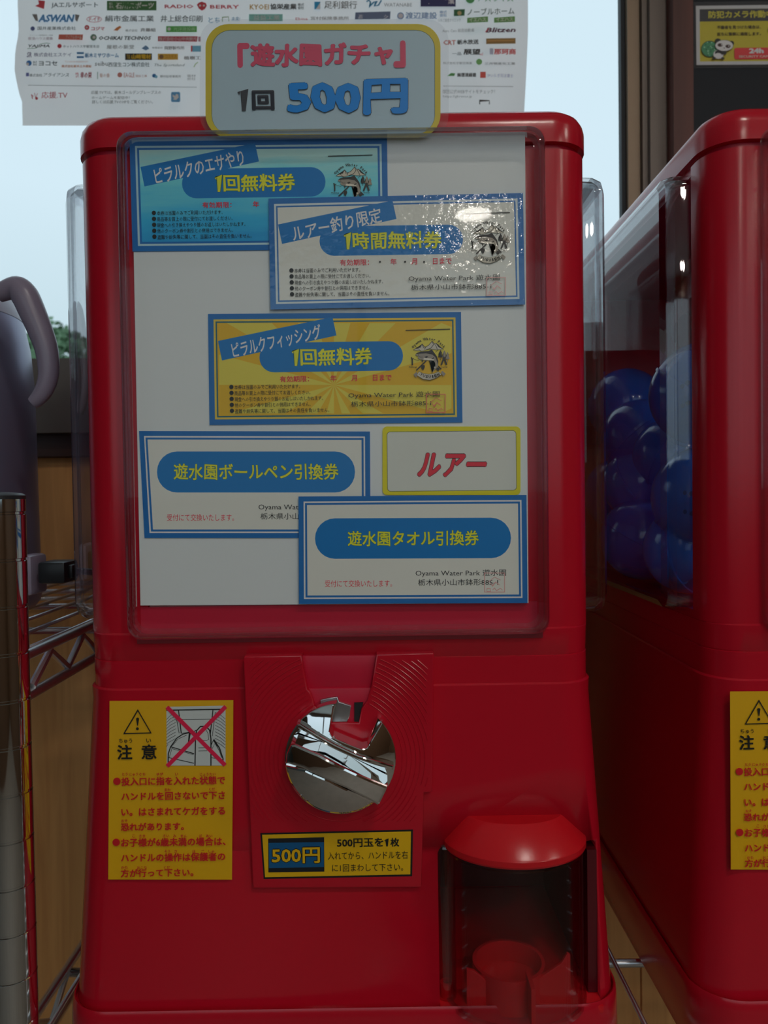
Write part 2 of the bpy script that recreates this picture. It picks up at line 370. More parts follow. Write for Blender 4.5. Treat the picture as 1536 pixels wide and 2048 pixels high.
lid = MB().loft([cring(HW-3, 1, D-1, 22, 206.2), cring(HW, -.5, D, 24, 206.5), cring(HW, -.5, D, 24, 217), cring(HW-1, .5, D-1, 23, 221), cring(HW-3.2, 2.7, D-3, 21, 224.6), cring(HW-6.8, 6.2, D-6, 18, 227.2), cring(HW-11, 10, D-10, 15, 228.4), cring(HW-30, 30, D-30, 10, 228.8)])
lid.build('lid', red, mach)
MB().loft([cring(HW-4, 3.5, D-4, 20, 200), cring(HW-4, 3.5, D-4, 20, 208)]).build('lid_seal', red_d, mach)
# corner posts: curved outside, open towards the windows
def post(sx, sy):
    wx, wy, t, r, n = 40.0, 29.0, 3.0, 22.0, 10
    pts = [(HW-1-wx, 1.5)]+[(HW-1-r+r*math.sin(math.radians(a)), 1.5+r-r*math.cos(math.radians(a))) for a in [90*k/n for k in range(n+1)]]+[(HW-1, wy+1.5), (HW-1-t, wy+1.5)]
    ri = r-t; pts += [(HW-1-r+ri*math.sin(math.radians(a)), 1.5+r-ri*math.cos(math.radians(a))) for a in [90-90*k/n for k in range(n+1)]]+[(HW-1-wx, 1.5+t)]
    pl = [(CX+sx*a, b if sy < 0 else D-b) for a, b in pts]
    MB().loft([[(a, b, z) for a, b in pl] for z in (-82, 203)]).build('corner_post', red, mach)
for sx in (-1, 1):
    for sy in (-1, 1): post(sx, sy)
MB().box(CX-HW+41, CX+HW-41, D-5, D-2, -82, 203).build('rear_panel', red_d, mach)
hp = MB().loft([cring(HW-4, 3, D-3, 20, -95), cring(HW-4, 3, D-3, 20, -82), cring(HW-10, 9, D-9, 16, -81), cring(60, 130, 230, 30, -92)], True, True)
hp.build('hopper_floor', red_d, mach)
MB().lathe([(70, 203), (95, 190), (95, 158), (60, 150), (60, 203)], CX, 180, 40, 0, False, False).build('agitator_housing', pbr('red_hub', (.42, .006, .014), .3), mach)
MB().box(CX-122, CX+122, 2, 5, 196, 205).build('window_head', red_d, mach)
collar = MB().loft([cring(HW-1.5, 0, D, 23, -117), cring(HW-1.5, 0, D, 23, -98.6), cring(HW-2, .5, D, 23, -98.3), cring(HW-2, .5, D, 23, -98.0), cring(HW-1.7, .3, D, 23, -97.7), cring(HW-1.2, .2, D, 23, -82.5), cring(HW-2.2, 1.2, D-1, 22, -81.5)])
collar.build('collar', red, mach)
low = MB().loft([cring(HW+10.5, -8, D+8, 24, -306)]+[cring(HW+10.5-11*k, -8+7*k, D+8-7*k, 24, -306+189*k) for k in (.25, .5, .75, .97)]+[cring(HW+.2, -1.1, D, 24, -115.6), cring(HW-.8, -.1, D-1, 23, -114.6)])
lo = low.build('lower_housing', red, mach)
def bool_cut(o, mb):
    c = mb.build('cutter', red_d, mach)
    o2 = o
    md = o2.modifiers.new('b', 'BOOLEAN'); md.operation = 'DIFFERENCE'; md.object = c; md.solver = 'EXACT'
    bpy.context.view_layer.update(); dg = bpy.context.evaluated_depsgraph_get(); dg.update()
    me = bpy.data.meshes.new_from_object(o2.evaluated_get(dg)); o2.modifiers.clear(); old = o2.data; o2.data = me
    me.name = old.name; bpy.data.objects.remove(c)
xA, xB = at(874, 1700)[0], at(1194, 1700)[0]; zA, zR = at(890, 1688)[2], at(1180, 1680)[2]
cut = MB().loft([[(a, y, b) for a, b in rr(xA, xB, -330, zR, 5, 5)][::-1] for y in (-30, 130)])
bool_cut(lo, cut)
tray = MB().loft([cring(HW+11.5, -13, D+13, 27, ZB), cring(HW+13.5, -15, D+14, 28, ZB+3), cring(HW+13, -14.5, D+14, 28, -308), cring(HW+12.7, -14, D+14, 28, -304), cring(HW+12, -13.2, D+13, 27, -302.4), cring(HW+11.3, -12, D+12, 26, -303), cring(HW+11, -11.6, D+11.5, 25.5, -306), cring(HW+10.5, -8, D+8, 24, -306.5)], True, True)
tray.build('base_tray', red, mach)
# front window cover: a shallow clear box
cx0, cx1, cz0, cz1 = -151.5, 98.5, -84.5, 212.5
def cover_front(off, pr, y0=-.8):
    return [ringY(cx0+off, cx1-off, cz0+off, cz1-off, 9, y0), ringY(cx0+off+.6, cx1-off-.6, cz0+off+.6, cz1-off-.6, 9, y0-pr*.62), ringY(cx0+off+2, cx1-off-2, cz0+off+2, cz1-off-2, 8.5, y0-pr*.86), ringY(cx0+off+5, cx1-off-5, cz0+off+5, cz1-off-5, 7, y0-pr)]
fc = MB().loft(cover_front(0, 12)[:4], False, False, 1); fc.add(cover_front(0, 12)[3], [tuple(range(28))], 0)
fc.loft(cover_front(2.6, 9.6)[:4], False, False, 1).loft([ringY(cx0-1, cx1+1, cz0-1.5, cz1+.5, 9, -.7), ringY(cx0, cx1, cz0, cz1, 9, -.7), ringY(cx0+3, cx1-3, cz0+3, cz1-3, 8, -.7)], False, False, 1)
fc.build('front_cover', [clear('clear_front', (.985, .99, .99), f0=.012, rough=.02), pc_rim], mach)
# recessed lip under the ticket sheet
MB().box(cx0+6, cx1-6, 1.0, 6, -82, -66).build('window_sill', red_d, mach)
MB().box(at(275, 1272)[0], at(1085, 1272)[0], -1.2, .2, -87.5, -83.5).build('sill_shadow_strip', pbr('red_shadow_plastic', (.22, .003, .01), .4), mach)  # shadow line under the cover, painted as a darker red strip
# side covers
for s in (-1, 1):
    xo = CX+s*(HW-1); m = MB()
    def rg(a0, a1, z0, z1, r, x): return [(x, a, b) for a, b in rr(a0, a1, z0, z1, r, 6)]
    R = [rg(30, D-30, -79, 201, 10, xo-s*2), rg(30.5, D-30.5, -78.5, 200.5, 10, xo+s*10), rg(32.5, D-32.5, -76.5, 198.5, 9, xo+s*15.5), rg(37, D-37, -72, 194, 7, xo+s*18)]
    m.loft(R[:2], False, False, 0).loft(R[1:], False, False, 1); m.add(R[3], [tuple(range(28))], 0)
    R = [rg(32, D-32, -77, 199, 9, xo-s*2), rg(32.5, D-32.5, -76.5, 198.5, 9, xo+s*10), rg(34.5, D-34.5, -74.5, 196.5, 8, xo+s*14)]
    m.loft(R, False, False, 1); m.build('side_cover', [pc, pc_rim], mach)
    MB().box(xo-2.5*(s > 0)-.0, xo+2.5*(s < 0), 30, D-30, -82, -77).build('side_sill', red, mach)
# coin plate, crop frame 470,1280 x3.657
T1 = (470, 1280, 3.657)
def cp(x, y, Y=0): q = at(470+x/3.657, 1280+y/3.657, Y); return (q[0], q[2])
plate = MB(); pl = [(70, 118), (488, 112), (497, 180), (530, 360), (545, 372), (560, 400), (585, 480), (600, 604), (905, 604), (925, 500), (950, 465), (966, 445), (985, 372), (996, 350), (1035, 104), (1448, 92), (1456, 102), (1442, 1104), (1434, 1112), (1382, 1115), (1364, 1796), (1354, 1806), (140, 1815), (130, 1806), (62, 128)]
plate.prism([cp(x, y, -8) for x, y in pl], -8.5, 2, .8); pm = plate.build('coin_plate', red, mach)
def arcs():
    m = MB()
    for R in range(455, 1010, 33):
        run = []
        for k in range(0, 361, 2):
            a = math.radians(k); x, y = 770+R*math.sin(a), 870-R*math.cos(a)
            rx = 1412 if y < 1075 else 1330
            ok = 108 < x < rx and 140 < y < 1332 and not (y < 480+0*x and 475+(y-110)*.22 < x < 1050-(y-110)*.2)
            if ok: run.append((*cp(x, y, -8.6), ))
            if (not ok or k == 360) and run:
                if len(run) > 2: m.tube([(px, -8.6, pz) for px, pz in run], .34, 5, 0, True)
                run = []
    return m
arcs().build('ring_ridges', red, mach)
MB().prism([cp(*q, 0) for q in ((480, 108), (1040, 104), (1000, 345), (520, 345))], -3.5, 1, .3).prism([cp(*q, 0) for q in ((500, 340), (1010, 335), (980, 640), (560, 640))], -5.2, 1, .3).build('coin_chute', red_d, mach)
MB().prism([cp(*q, -6) for q in ((873, 458), (938, 456), (910, 598), (873, 600))], -6.4, -4).build('coin_slot', blackm, mach)
MB().prism([cp(*q, -7) for q in ((625, 438), (680, 424), (748, 415), (762, 452), (850, 480), (838, 560), (820, 598), (720, 600), (640, 560))], -7.4, -5.4, .4).build('coin_wheel', steel, mach)
knob = MB()
def circ(a0, a1, n, R=408): return [(770+R*math.sin(math.radians(a0+(a1-a0)*k/n)), 870-R*math.cos(math.radians(a0+(a1-a0)*k/n))) for k in range(n+1)]
disc = circ(-4, -318, 60)+[(965, 768), (925, 775), (720, 690), (695, 655)]
kc = cp(770, 870, -20); kr = abs(cp(1178, 870, -20)[0]-kc[0])
def kn(pts, y0, y1, b, m=None, dome=0): (m or knob).prism([cp(x, y, y0) for x, y in pts], y0, y1, b, dome=(kc[0], kc[1], kr, dome) if dome else None)
kn(disc, -14, -8.6, 1.0, dome=1.5)
up = circ(-51, -4, 12)+[(722, 480), (695, 655), (720, 690), (925, 775), (965, 768), (1070, 610)]+circ(49, 98, 12)+[(1050, 905), (850, 825), (700, 755), (580, 685), (470, 618)]
kn(up, -19, -12, 1.3, dome=7)
kn(circ(-97, -219, 30)+[(900, 1100), (700, 990), (520, 925)], -18, -12, 1.3, dome=9)
ko = knob.build('turn_knob', chrome, mach, sharp=.28)
bar = MB(); kn([(372, 900), (378, 830), (408, 762), (440, 755), (620, 815), (860, 935), (1115, 1065), (1118, 1080), (1060, 1200), (1040, 1208), (980, 1160), (820, 1065), (620, 975), (500, 925), (400, 905)], -32, -16, 1.6, bar, dome=6); bar.build('grip_bar', chrome, ko, sharp=.28)
rd = MB(); kn([(450, 618), (475, 612), (600, 680), (740, 752), (900, 825), (1160, 920), (1152, 952), (1000, 898), (850, 842), (700, 772), (560, 690), (458, 645)], -26, -16, .9, rd, dome=4); rd.build('grip_ridge', chrome, ko, sharp=.28)
sl = MB(); kn([(622, 802), (700, 815), (790, 850), (880, 895), (902, 958), (860, 960), (760, 905), (640, 835)], -16.2, -15.0, 0, sl); sl.build('finger_slot', red_b, ko)
# delivery chute
cxp = at(1028, 1680)[0]
def semi(hw, pr, y0, z, n=26): return [(cxp+hw*math.cos(math.pi*k/n), y0-pr*math.sin(math.pi*k/n), z) for k in range(n+1)]
zt1 = at(1028, 1625)[2]; zt2 = at(1028, 1676)[2]
capm = MB().loft([semi(39, 31, 0, zt2-3), semi(42.6, 35, 2, zt2-3.2), semi(43.2, 35.6, 2, zt2-2), semi(43.2, 35.6, 2, zt2+1), semi(42.6, 35, 2, zt2+2), semi(30, 19.5, 2, zt1-.6), semi(29, 18.5, 2, zt1)])
co = capm.build('chute_cap', red_b, mach, sharp=.35)
cc = MB()
for i, (hw, pr) in enumerate(((41.8, 34.2), (40.2, 32.6))): cc.loft([semi(hw, pr, 3, z) for z in (-305, -300, zt2-3.5)], False, False, 0, True, False)
cc.loft([semi(43, 35.5, 3, z) for z in (-306, -303.5)]+[semi(40, 32.5, 3, -303.5)], False, False, 1, True, False)
cc.loft([semi(41.8, 34.2, 3, zt2-5), semi(42.0, 34.4, 3, zt2-6), semi(40.2, 32.6, 3, zt2-6)], False, False, 1, True, False)
hx = at(891, 1800)[0]
cc.lathe([(6, -306), (6, -214), (5.2, -210.5), (3, -208.5), (.5, -208)], hx, 0, 20, 1).box(hx+5, cxp-40.5, -3, -1.5, -305, -212, 0)
cc.build('chute_cover', [clear('chute_plastic', (.90, .88, .88), f0=.03, rough=.02), clear('chute_rim', (.80, .74, .74), f0=.10, rough=.03)], mach)
MB().lathe([(4, -306), (4, -296), (2, -296), (2, -300)], hx, 0, 16, 0, True, False).build('hinge_pin', red_b, mach)
cup = MB().lathe([(22, -308), (22, -287), (20, -287), (20, -300), (1, -303)], at(1018, 1930, 4)[0], 6, 40, 0, False, True)
def pz(pts, Y): return [(at(x, y, Y)[0], at(x, y, Y)[2]) for x, y in pts]
cup.prism(pz([(933, 1936), (948, 1940), (975, 1962), (1000, 1974), (1000, 2046), (933, 2040)], -8), -9, -7, .3)
cup.prism(pz([(1056, 1972), (1092, 1945), (1122, 1925), (1134, 1905), (1140, 1908), (1141, 2030), (1056, 2046)], -8), -9, -7, .3)
cup.box(at(1062, 1960, -20)[0]-1.2, at(1062, 1960, -20)[0]+1.2, -27, -9, -307, -284).bbox(xA, xB, -12, 126, -309, -304.5, .5)
cup.build('capsule_cup', red_b, mach)
MB().box(xB-6, xB-.3, 0, 126, -304, zR-6).box(xA+.5, xB-.5, 127, 129, -304, zR-1).build('chute_back', pbr('chute_shade_red', (.10, .003, .008), .35), mach)  # inner shade of the chute put into this darker red

# --- caution sticker, crop frame 200,1380 x5.12
YEL = (192, 146, 0); RD = (172, 16, 24); BK = (18, 18, 14); WH = (172, 178, 176)
s = Sheet(-2.6, T=(200, 1380, 5.121), step=.012, ink=1.6)
# lie the sticker along the sloping front
s.disp = lambda px, py: -(py-1390)/360*4.1
s.poly([(98, 112), (1366, 104), (1352, 1942), (84, 1940)], YEL)
s.poly([(680, 172), (1286, 160), (1286, 770), (684, 774)], WH)
for k in range(13):
    y = 232+k*33
    s.line([(682, y+70-k*2), (720, y+30), (775, y)] if k < 9 else [(682, y+50), (700, y+20)], 4, BK) if y < 560 else None
    if y < 560: s.line([(1285, y+66), (1240, y+28), (1180, y-4)], 4, BK)
s.poly([(806, 206), (1156, 200), (1140, 470), (1090, 520), (830, 440)], WH)
s.line([(682, 206), (1286, 196)], 12, BK); s.line([(806, 206), (834, 442), (918, 432)], 10, BK); s.line([(1158, 200), (1128, 480)], 10, BK)
s.line([(812, 300), (1144, 296)], 5, BK); s.line([(784, 290), (812, 440)], 5, BK); s.line([(1182, 230), (1152, 470)], 5, BK)
s.poly([(700, 772), (712, 600), (760, 530), (840, 450), (922, 436), (985, 405), (985, 772)], WH); s.poly([(1130, 772), (1138, 540), (1170, 505), (1230, 600), (1268, 700), (1265, 772)], WH)
s.line([(700, 772), (702, 650), (725, 580), (790, 490), (850, 450), (922, 436), (905, 560)], 11, BK); s.line([(745, 566), (800, 500), (890, 460)], 5, BK)
s.line([(728, 580), (965, 650)], 10, BK); s.line([(740, 598), (960, 660)], 5, BK); s.line([(706, 690), (965, 748)], 8, BK); s.line([(712, 690), (740, 590)], 5, BK)
s.line([(925, 450), (985, 410)], 8, BK)
s.poly([(975, 772), (980, 500), (990, 415), (1030, 372), (1085, 368), (1125, 410), (1138, 500), (1138, 772)], WH)
s.line([(975, 772), (980, 500), (990, 415), (1030, 372), (1085, 368), (1125, 410), (1138, 500), (1138, 772)], 12, BK)
s.line([(1002, 508), (1010, 440), (1045, 396), (1080, 396), (1108, 440), (1116, 505), (1090, 514), (1015, 514)], 5, BK, True)
s.line([(1010, 590), (1090, 586)], 5, BK); s.line([(1010, 622), (1100, 620)], 5, BK)
s.line([(1140, 560), (1165, 508), (1225, 590), (1262, 700), (1260, 765)], 11, BK); s.line([(1150, 600), (1180, 540), (1225, 620), (1248, 690)], 5, BK); s.line([(1145, 690), (1262, 710)], 6, BK)
XR = (196, 18, 62)
s.line([(688, 172), (1284, 768)], 42, XR); s.line([(1290, 166), (690, 778)], 42, XR)
s.line([(390, 204), (248, 444), (524, 436)], 11, BK, True); s.poly([(372, 288), (388, 278), (404, 288), (392, 362), (384, 362)], BK); s.disc(386, 394, 15, BK)
s.text('ちゅう', 198, 494, 332, 540, BK, .008); s.text('い', 478, 494, 526, 534, BK, .01)
s.text('注', 184, 560, 330, 704, BK, .022); s.text('意', 432, 556, 580, 702, BK, .018)
def line_(t, x0, x1, y0, y1, o=.022): s.text(t, x0, y0, x1, y1, RD, o)
s.disc(178, 930, 38, RD); line_('投入口に指を入れた状態で', 226, 1282, 884, 966)
line_('ハンドルを回さないで下さ', 226, 1282, 1040, 1118); line_('い。はさまれてケガをする', 226, 1282, 1196, 1276); line_('恐れがあります。', 222, 862, 1352, 1430)
s.disc(172, 1552, 38, RD); line_('お子様が6歳未満の場合は、', 224, 1288, 1506, 1590); line_('ハンドルの操作は保護者の', 224, 1284, 1662, 1744); line_('方が行って下さい。', 222, 960, 1822, 1902)
for t, a, b, y in (('とう', 234, 292, 840), ('にゅう', 306, 398, 840), ('ぐち', 410, 474, 840), ('ゆび', 588, 654, 838), ('い', 776, 806, 838), ('じょうたい', 1030, 1190, 838), ('まわ', 668, 732, 996), ('くだ', 1124, 1184, 990), ('おそ', 228, 292, 1312), ('こ', 340, 366, 1466), ('さま', 410, 474, 1466), ('さい', 654, 718, 1464), ('み', 758, 788, 1464), ('まん', 836, 900, 1464), ('ば', 1024, 1052, 1462), ('あい', 1094, 1160, 1462), ('そう', 670, 730, 1620), ('さ', 772, 800, 1620), ('ほ', 958, 986, 1620), ('ご', 1046, 1074, 1620), ('しゃ', 1122, 1180, 1618), ('かた', 232, 300, 1782), ('おこな', 394, 494, 1782), ('くだ', 668, 728, 1780)):
    s.text(t, a, y, b, y+30, RD, .016, res=1)
s.build('caution_sticker', mach)
# --- coin label
s = Sheet(-8.62, T=T1, step=.012, ink=1.8); AM = (200, 145, 2)
s.poly([(185, 1412), (1302, 1386), (1296, 1728), (210, 1748)], (16, 14, 12)); s.poly([(199, 1424), (1287, 1400), (1282, 1714), (220, 1735)], AM)
s.poly([(242, 1452), (652, 1442), (654, 1694), (244, 1700)], (14, 18, 24)); s.poly([(246, 1484), (650, 1478), (650, 1660), (250, 1668)], (4, 70, 112))
s.text('500円', 272, 1520, 618, 1630, AM, .02, outline=((16, 14, 12), .065)); s.text('500円玉を', 748, 1449, 1084, 1512, BK, .022); s.line([(1096, 1468), (1112, 1454), (1112, 1508)], 12, BK); s.text('枚', 1138, 1446, 1200, 1508, BK, .022)
s.text('入れてから、ハンドルを右', 680, 1544, 1264, 1602, BK, .002); s.text('に1回まわして下さい。', 712, 1636, 1230, 1690, BK, .002)
s.build('coin_label', mach)

# ------------------------------------------------------------------ second machine: a copy standing to the right
mach2 = copy_tree(mach); mach2.location.x += .379
for o in mach2.children:
    if o.name.startswith('caution'): o.location.x -= .0085
mach2['label'] = 'cut-off red capsule machine at the right edge, blue capsules behind its side window'

# ------------------------------------------------------------------ white sheet and prize tickets in the window of the first machine
def slab(s, pts, c, th=.25):
    s.poly(pts, c, 0); f = [s.p(x, y, 0) for x, y in pts]; n = len(f)
    s.mb.add([(a, b+.01, e) for a, b, e in f]+[(a, b+th, e) for a, b, e in f], [(i, i+n, (i+1) % n+n, (i+1) % n) for i in range(n)]+[tuple(range(n, 2*n))], s.mi(c))
PAPER = (184, 193, 194); CREAM = (194, 192, 180); BLU = (18, 90, 152); BLU2 = (0, 98, 160); YT = (232, 204, 40); INKD = (22, 22, 20); TR = (192, 32, 52)
s = Sheet(-.9, ink=1.75, gloss=.0); slab(s, [(263, 277), (1050, 270), (1057, 1206), (281, 1211)], PAPER)
s.build('backing_sheet', label='white paper sheet behind all the tickets in the front window', cat='paper')
def frame(s, q, bands):
    """concentric quads inset from corners q by pixels"""
    cx = sum(p[0] for p in q)/4; cy = sum(p[1] for p in q)/4
    for d, c in bands: s.poly([(x+(d if x < cx else -d), y+(d if y < cy else -d)) for x, y in q], c)
def emblem(s, ox, oy, k, c=(40, 36, 34)):
    T0 = s.T; s.T = (ox-705/k, oy-741/k, k); G = (128, 120, 108); L = (170, 164, 148)
    s.arc('Oyama Water Park', 705, 741, 480, -56, 56, 95, c)
    s.poly([(320, 555), (450, 470), (480, 490), (540, 400), (610, 480), (700, 440), (800, 325), (850, 390), (900, 380), (960, 470), (1090, 535), (880, 545), (700, 520), (560, 575)], L if s.ink else G)
    for l in ([(320, 555), (450, 470), (480, 490), (540, 400), (610, 480), (700, 440), (800, 325), (850, 390), (900, 380), (960, 470), (1090, 535)], [(540, 400), (580, 500), (640, 460), (600, 540)], [(800, 325), (830, 420), (770, 500), (650, 545)], [(860, 400), (900, 460), (930, 540)], [(940, 400), (1000, 500)]): s.line(l, 14, c)
    s.line([(385, 470), (520, 590)], 9, c); s.line([(960, 540), (880, 610)], 9, c)
    s.poly([(370, 660), (420, 620), (500, 598), (700, 578), (790, 540), (850, 620), (920, 720), (955, 840), (950, 930), (930, 990), (880, 1045), (800, 1130), (780, 1060), (750, 975), (840, 985), (880, 960), (870, 870), (830, 825), (720, 815), (590, 812), (480, 795), (430, 760), (440, 710), (375, 690)], G)
    s.poly([(370, 660), (420, 620), (500, 598), (700, 578), (790, 540), (850, 620), (920, 720), (955, 840), (950, 940), (925, 860), (880, 740), (800, 670), (640, 640), (470, 650)], c)
    s.poly([(560, 790), (600, 755), (760, 770), (850, 800), (830, 822), (600, 810)], (188, 182, 166))
    for q in ([(600, 730), (660, 705), (700, 725), (640, 765)], [(520, 805), (575, 815), (550, 875)], [(720, 815), (790, 830), (765, 890)], [(840, 740), (780, 775), (800, 790), (850, 760)]): s.poly(q, c)
    s.line([(430, 690), (500, 740), (560, 735)], 8, c); s.disc(445, 668, 9, c)
    s.line([(390, 1075), (530, 940), (650, 825)], 30, c); s.poly([(520, 950), (600, 935), (610, 985), (570, 1075), (520, 1020)], c); s.disc(945, 1040, 42, c); s.line([(945, 960), (1030, 1045)], 30, c); s.disc(865, 1000, 22, L)
    s.line([(265, 740), (288, 800), (292, 945)], 32, c); s.line([(288, 800), (325, 760)], 18, c); s.line([(325, 790), (460, 830)], 9, c)
    for x, y, g in ((1010, 550, c), (1110, 560, G), (1190, 600, G)):
        s.poly([(x, y), (x+45, y+90), (x+20, y+85), (x+55, y+185), (x-55, y+185), (x-20, y+85), (x-45, y+90)], g); s.line([(x, y+180), (x, y+265)], 12, g)
    s.line([(1100, 740), (1030, 935)], 42, c); s.line([(1100, 740), (1165, 935)], 42, c); s.line([(1090, 700), (1105, 780)], 10, c)
    s.text('Fishing', 205, 975, 400, 1012, c, .02); s.text('Camp', 1030, 975, 1185, 1008, c, .02)
    rb = [(460, 1105), (560, 1150), (705, 1175), (850, 1155), (960, 1110)]; rb2 = [(1040, 1180), (900, 1270), (740, 1325), (560, 1300), (400, 1200)]
    s.poly([(320, 1180), (400, 1110), (420, 1160), (390, 1265), (330, 1200)], G); s.poly([(1140, 1160), (1060, 1090), (1020, 1120), (1080, 1230), (1130, 1180)], G)
    s.poly(rb+rb2, L); s.line(rb+rb2, 8, c, True)
    s.arc('·YUSUIEN·', 720, 820, 425, -40, 40, 105, c, .025, True) if False else None
    word = 'YUSUIEN'
    for i, ch in enumerate(word):
        a = -30+60*i/6; x = 735+430*math.sin(math.radians(a)); y = 830+410*math.cos(math.radians(a)); s.text(ch, x-(9 if ch == 'I' else 26), y-35, x+(9 if ch == 'I' else 26), y+35, c, .035, rot=-math.radians(a), res=1)
    s.disc(470, 1180, 9, c); s.disc(985, 1165, 9, c); s.T = T0
BUL = ['本券は当園のみでご利用いただけます。', '商品等お買上の際に受付にてお渡しください。', '現金への引き換えやつり銭のお返しはいたしかねます。', '他のクーポン券や割引との併用はできません。', '盗難や紛失等に関して、当園はその責任を負いません。']
def stamp(s, x0, y0, x1, y1, c):
    s.line([(x0, y0), (x1, y0), (x1, y1), (x0, y1)], 1.6, c, True); w_ = x1-x0
    s.line([(x0+w_*.2, y0+w_*.45), (x0+w_*.5, y0+w_*.2), (x0+w_*.8, y0+w_*.35)], 1.2, c); s.line([(x0+w_*.3, y0+w_*.5), (x0+w_*.4, y0+w_*.65), (x0+w_*.55, y0+w_*.45), (x0+w_*.75, y0+w_*.6)], 1.5, c)
    s.line([(x0+w_*.4, y0+w_*.85), (x0+w_*.5, y0+w_*.75), (x0+w_*.6, y0+w_*.88), (x0+w_*.8, y0+w_*.76), (x0+w_*.9, y0+w_*.86)], 1.3, c); s.line([(x0+w_*.12, y0+w_*.78), (x0+w_*.3, y0+w_*.78), (x0+w_*.3, y0+w_*.92), (x0+w_*.12, y0+w_*.92)], 1.2, c, True)
def coupon(s, ox, oy, title, main, bx, main_x, bullets=True, date=True, addr=True, em=None, dark=INKD, dots=False, k=1.0):
    """discount coupon artwork; ox,oy is the top-left corner; layout measured on the yellow coupon (416,628)"""
    def P(x, y): return (ox+(x-416), oy+(y-628))
    s.poly([P(437, 704), P(664, 646), P(673, 674), P(673, 676), P(442, 720)], BLU2) if False else None
    s.poly([P(436, 682), P(665, 634), P(673, 671), P(444, 721)], BLU2)
    x0, y0 = P(519, 684); x1, y1 = P(806, 743); s.rect(x0, y0, x1, y1, BLU2, 29)
    a = P(462, 661); b = P(644, 703); s.text(title, a[0], (a[1]+b[1])/2-15, b[0], (a[1]+b[1])/2+15, (205, 215, 220), .012, shear=.1, wob=.02, rot=-.218)
    c0, c1 = P(main_x[0], 697), P(main_x[1], 730); w1 = 15
    s.text(main[1:], c0[0]+w1+3, c0[1], c1[0], c1[1], YT, .02, wob=.022, outline=((30, 90, 60), .036))
    one = [(c0[0]+1, c0[1]+9), (c0[0]+9, c0[1]+2), (c0[0]+8, c1[1]+2)]; s.line(one, 6.4, (30, 90, 60)); s.line(one, 4.8, YT)
    if date:
        for t, xx0, xx1 in (('有効期限：', 560, 622), ('年', 661, 673), ('月', 703, 714), ('日まで', 746, 783)):
            c0, c1 = P(xx0, 752), P(xx1, 764); s.text(t, c0[0], c0[1]-(xx0-560)*.0146, c1[0]-(4 if t[-1] == '：' else 0), c1[1]-(xx0-560)*.0146, TR, .012)
        if dots:
            for xx in (640, 690, 728):
                c0 = P(xx, 757); s.disc(c0[0], c0[1], 2, dark, n=8)
    for i, t in enumerate(BUL):
        y = 774+i*11.9; wd = (131, 151, 176, 151, 188)[i]; c0 = P(469+i*.3, y-5); s.disc(*P(463+i*.3, y), 4.3, dark, n=12); s.text(t, c0[0], c0[1]+.3, c0[0]+wd+.5, c0[1]+9.3, dark, .006, wob=.012, res=1)
    s.line([P(811, 661), P(900, 658.5)], 1.6, dark)
    e = P(857, 715); emblem(s, e[0], e[1], 12.8)
    a, b = P(697, 785), P(879, 799); s.text('Oyama Water Park 遊水園', a[0], a[1]-1, b[0], b[1]-2, dark, .004)
    a, b = P(702, 803), P(862, 814); s.text('栃木県小山市鉢形885-1', a[0], a[1]-1, b[0], b[1]-1, dark, .002)
    stamp(s, *P(853, 789), *P(890, 825), (214, 96, 84) if not dots else (212, 140, 136))
KW = dict(group='prize tickets in the front window')
# water texture for the first ticket
def water_mat():
    m = bpy.data.materials.new('printed_water'); m.use_nodes = True; n = m.node_tree; b = n.nodes['Principled BSDF']; t = n.nodes.new('ShaderNodeTexCoord'); mp = n.nodes.new('ShaderNodeMapping'); mp.inputs['Scale'].default_value = (22, 1, 150)
    nz = n.nodes.new('ShaderNodeTexNoise'); nz.inputs['Detail'].default_value = 5; nz.inputs['Scale'].default_value = 1
    g = n.nodes.new('ShaderNodeSeparateXYZ'); mr = n.nodes.new('ShaderNodeMapRange'); mr.inputs['From Min'].default_value = 0.0; mr.inputs['From Max'].default_value = .066
    ad = n.nodes.new('ShaderNodeMath'); ad.operation = 'MULTIPLY_ADD'; ad.inputs[1].default_value = .45; r = n.nodes.new('ShaderNodeValToRGB'); e = r.color_ramp.elements
    cs = [(.15, (10, 105, 165)), (.5, (35, 140, 178)), (.85, (88, 168, 178)), (1.1, (150, 185, 180))]
    e[0].position = .15/1.35; e[0].color = (*[v*2 for v in lin(cs[0][1])], 1); e[1].position = 1.1/1.35; e[1].color = (*[v*1.8 for v in lin(cs[3][1])], 1)
    for p_, c_ in cs[1:3]: q = e.new(p_/1.35); q.color = (*[v*2 for v in lin(c_)], 1)
    sc = n.nodes.new('ShaderNodeMath'); sc.operation = 'MULTIPLY'; sc.inputs[1].default_value = 1/1.35
    n.links.new(t.outputs['Object'], mp.inputs[0]); n.links.new(mp.outputs[0], nz.inputs['Vector']); n.links.new(t.outputs['Object'], g.inputs[0]); n.links.new(g.outputs['Z'], mr.inputs['Value'])
    n.links.new(nz.outputs['Fac'], ad.inputs[0]); n.links.new(mr.outputs[0], ad.inputs[2]); n.links.new(ad.outputs[0], sc.inputs[0]); n.links.new(sc.outputs[0], r.inputs[0]); n.links.new(r.outputs[0], b.inputs['Base Color'])
    b.inputs['Roughness'].default_value = .4; return m
wm = water_mat()
s = Sheet(-1.4, step=.007); q = [(259, 281), (774, 277), (777, 498), (265, 503)]; slab(s, q, BLU); frame(s, q, [(11, (150, 180, 190)), (15, BLU), (19, wm)])
coupon(s, 261, 280, 'ピラルクのエサやり', '1回無料券', None, (585, 745)); s.build('prize_ticket', label='light blue water-patterned ticket at top left of the front window', cat='ticket', **KW)
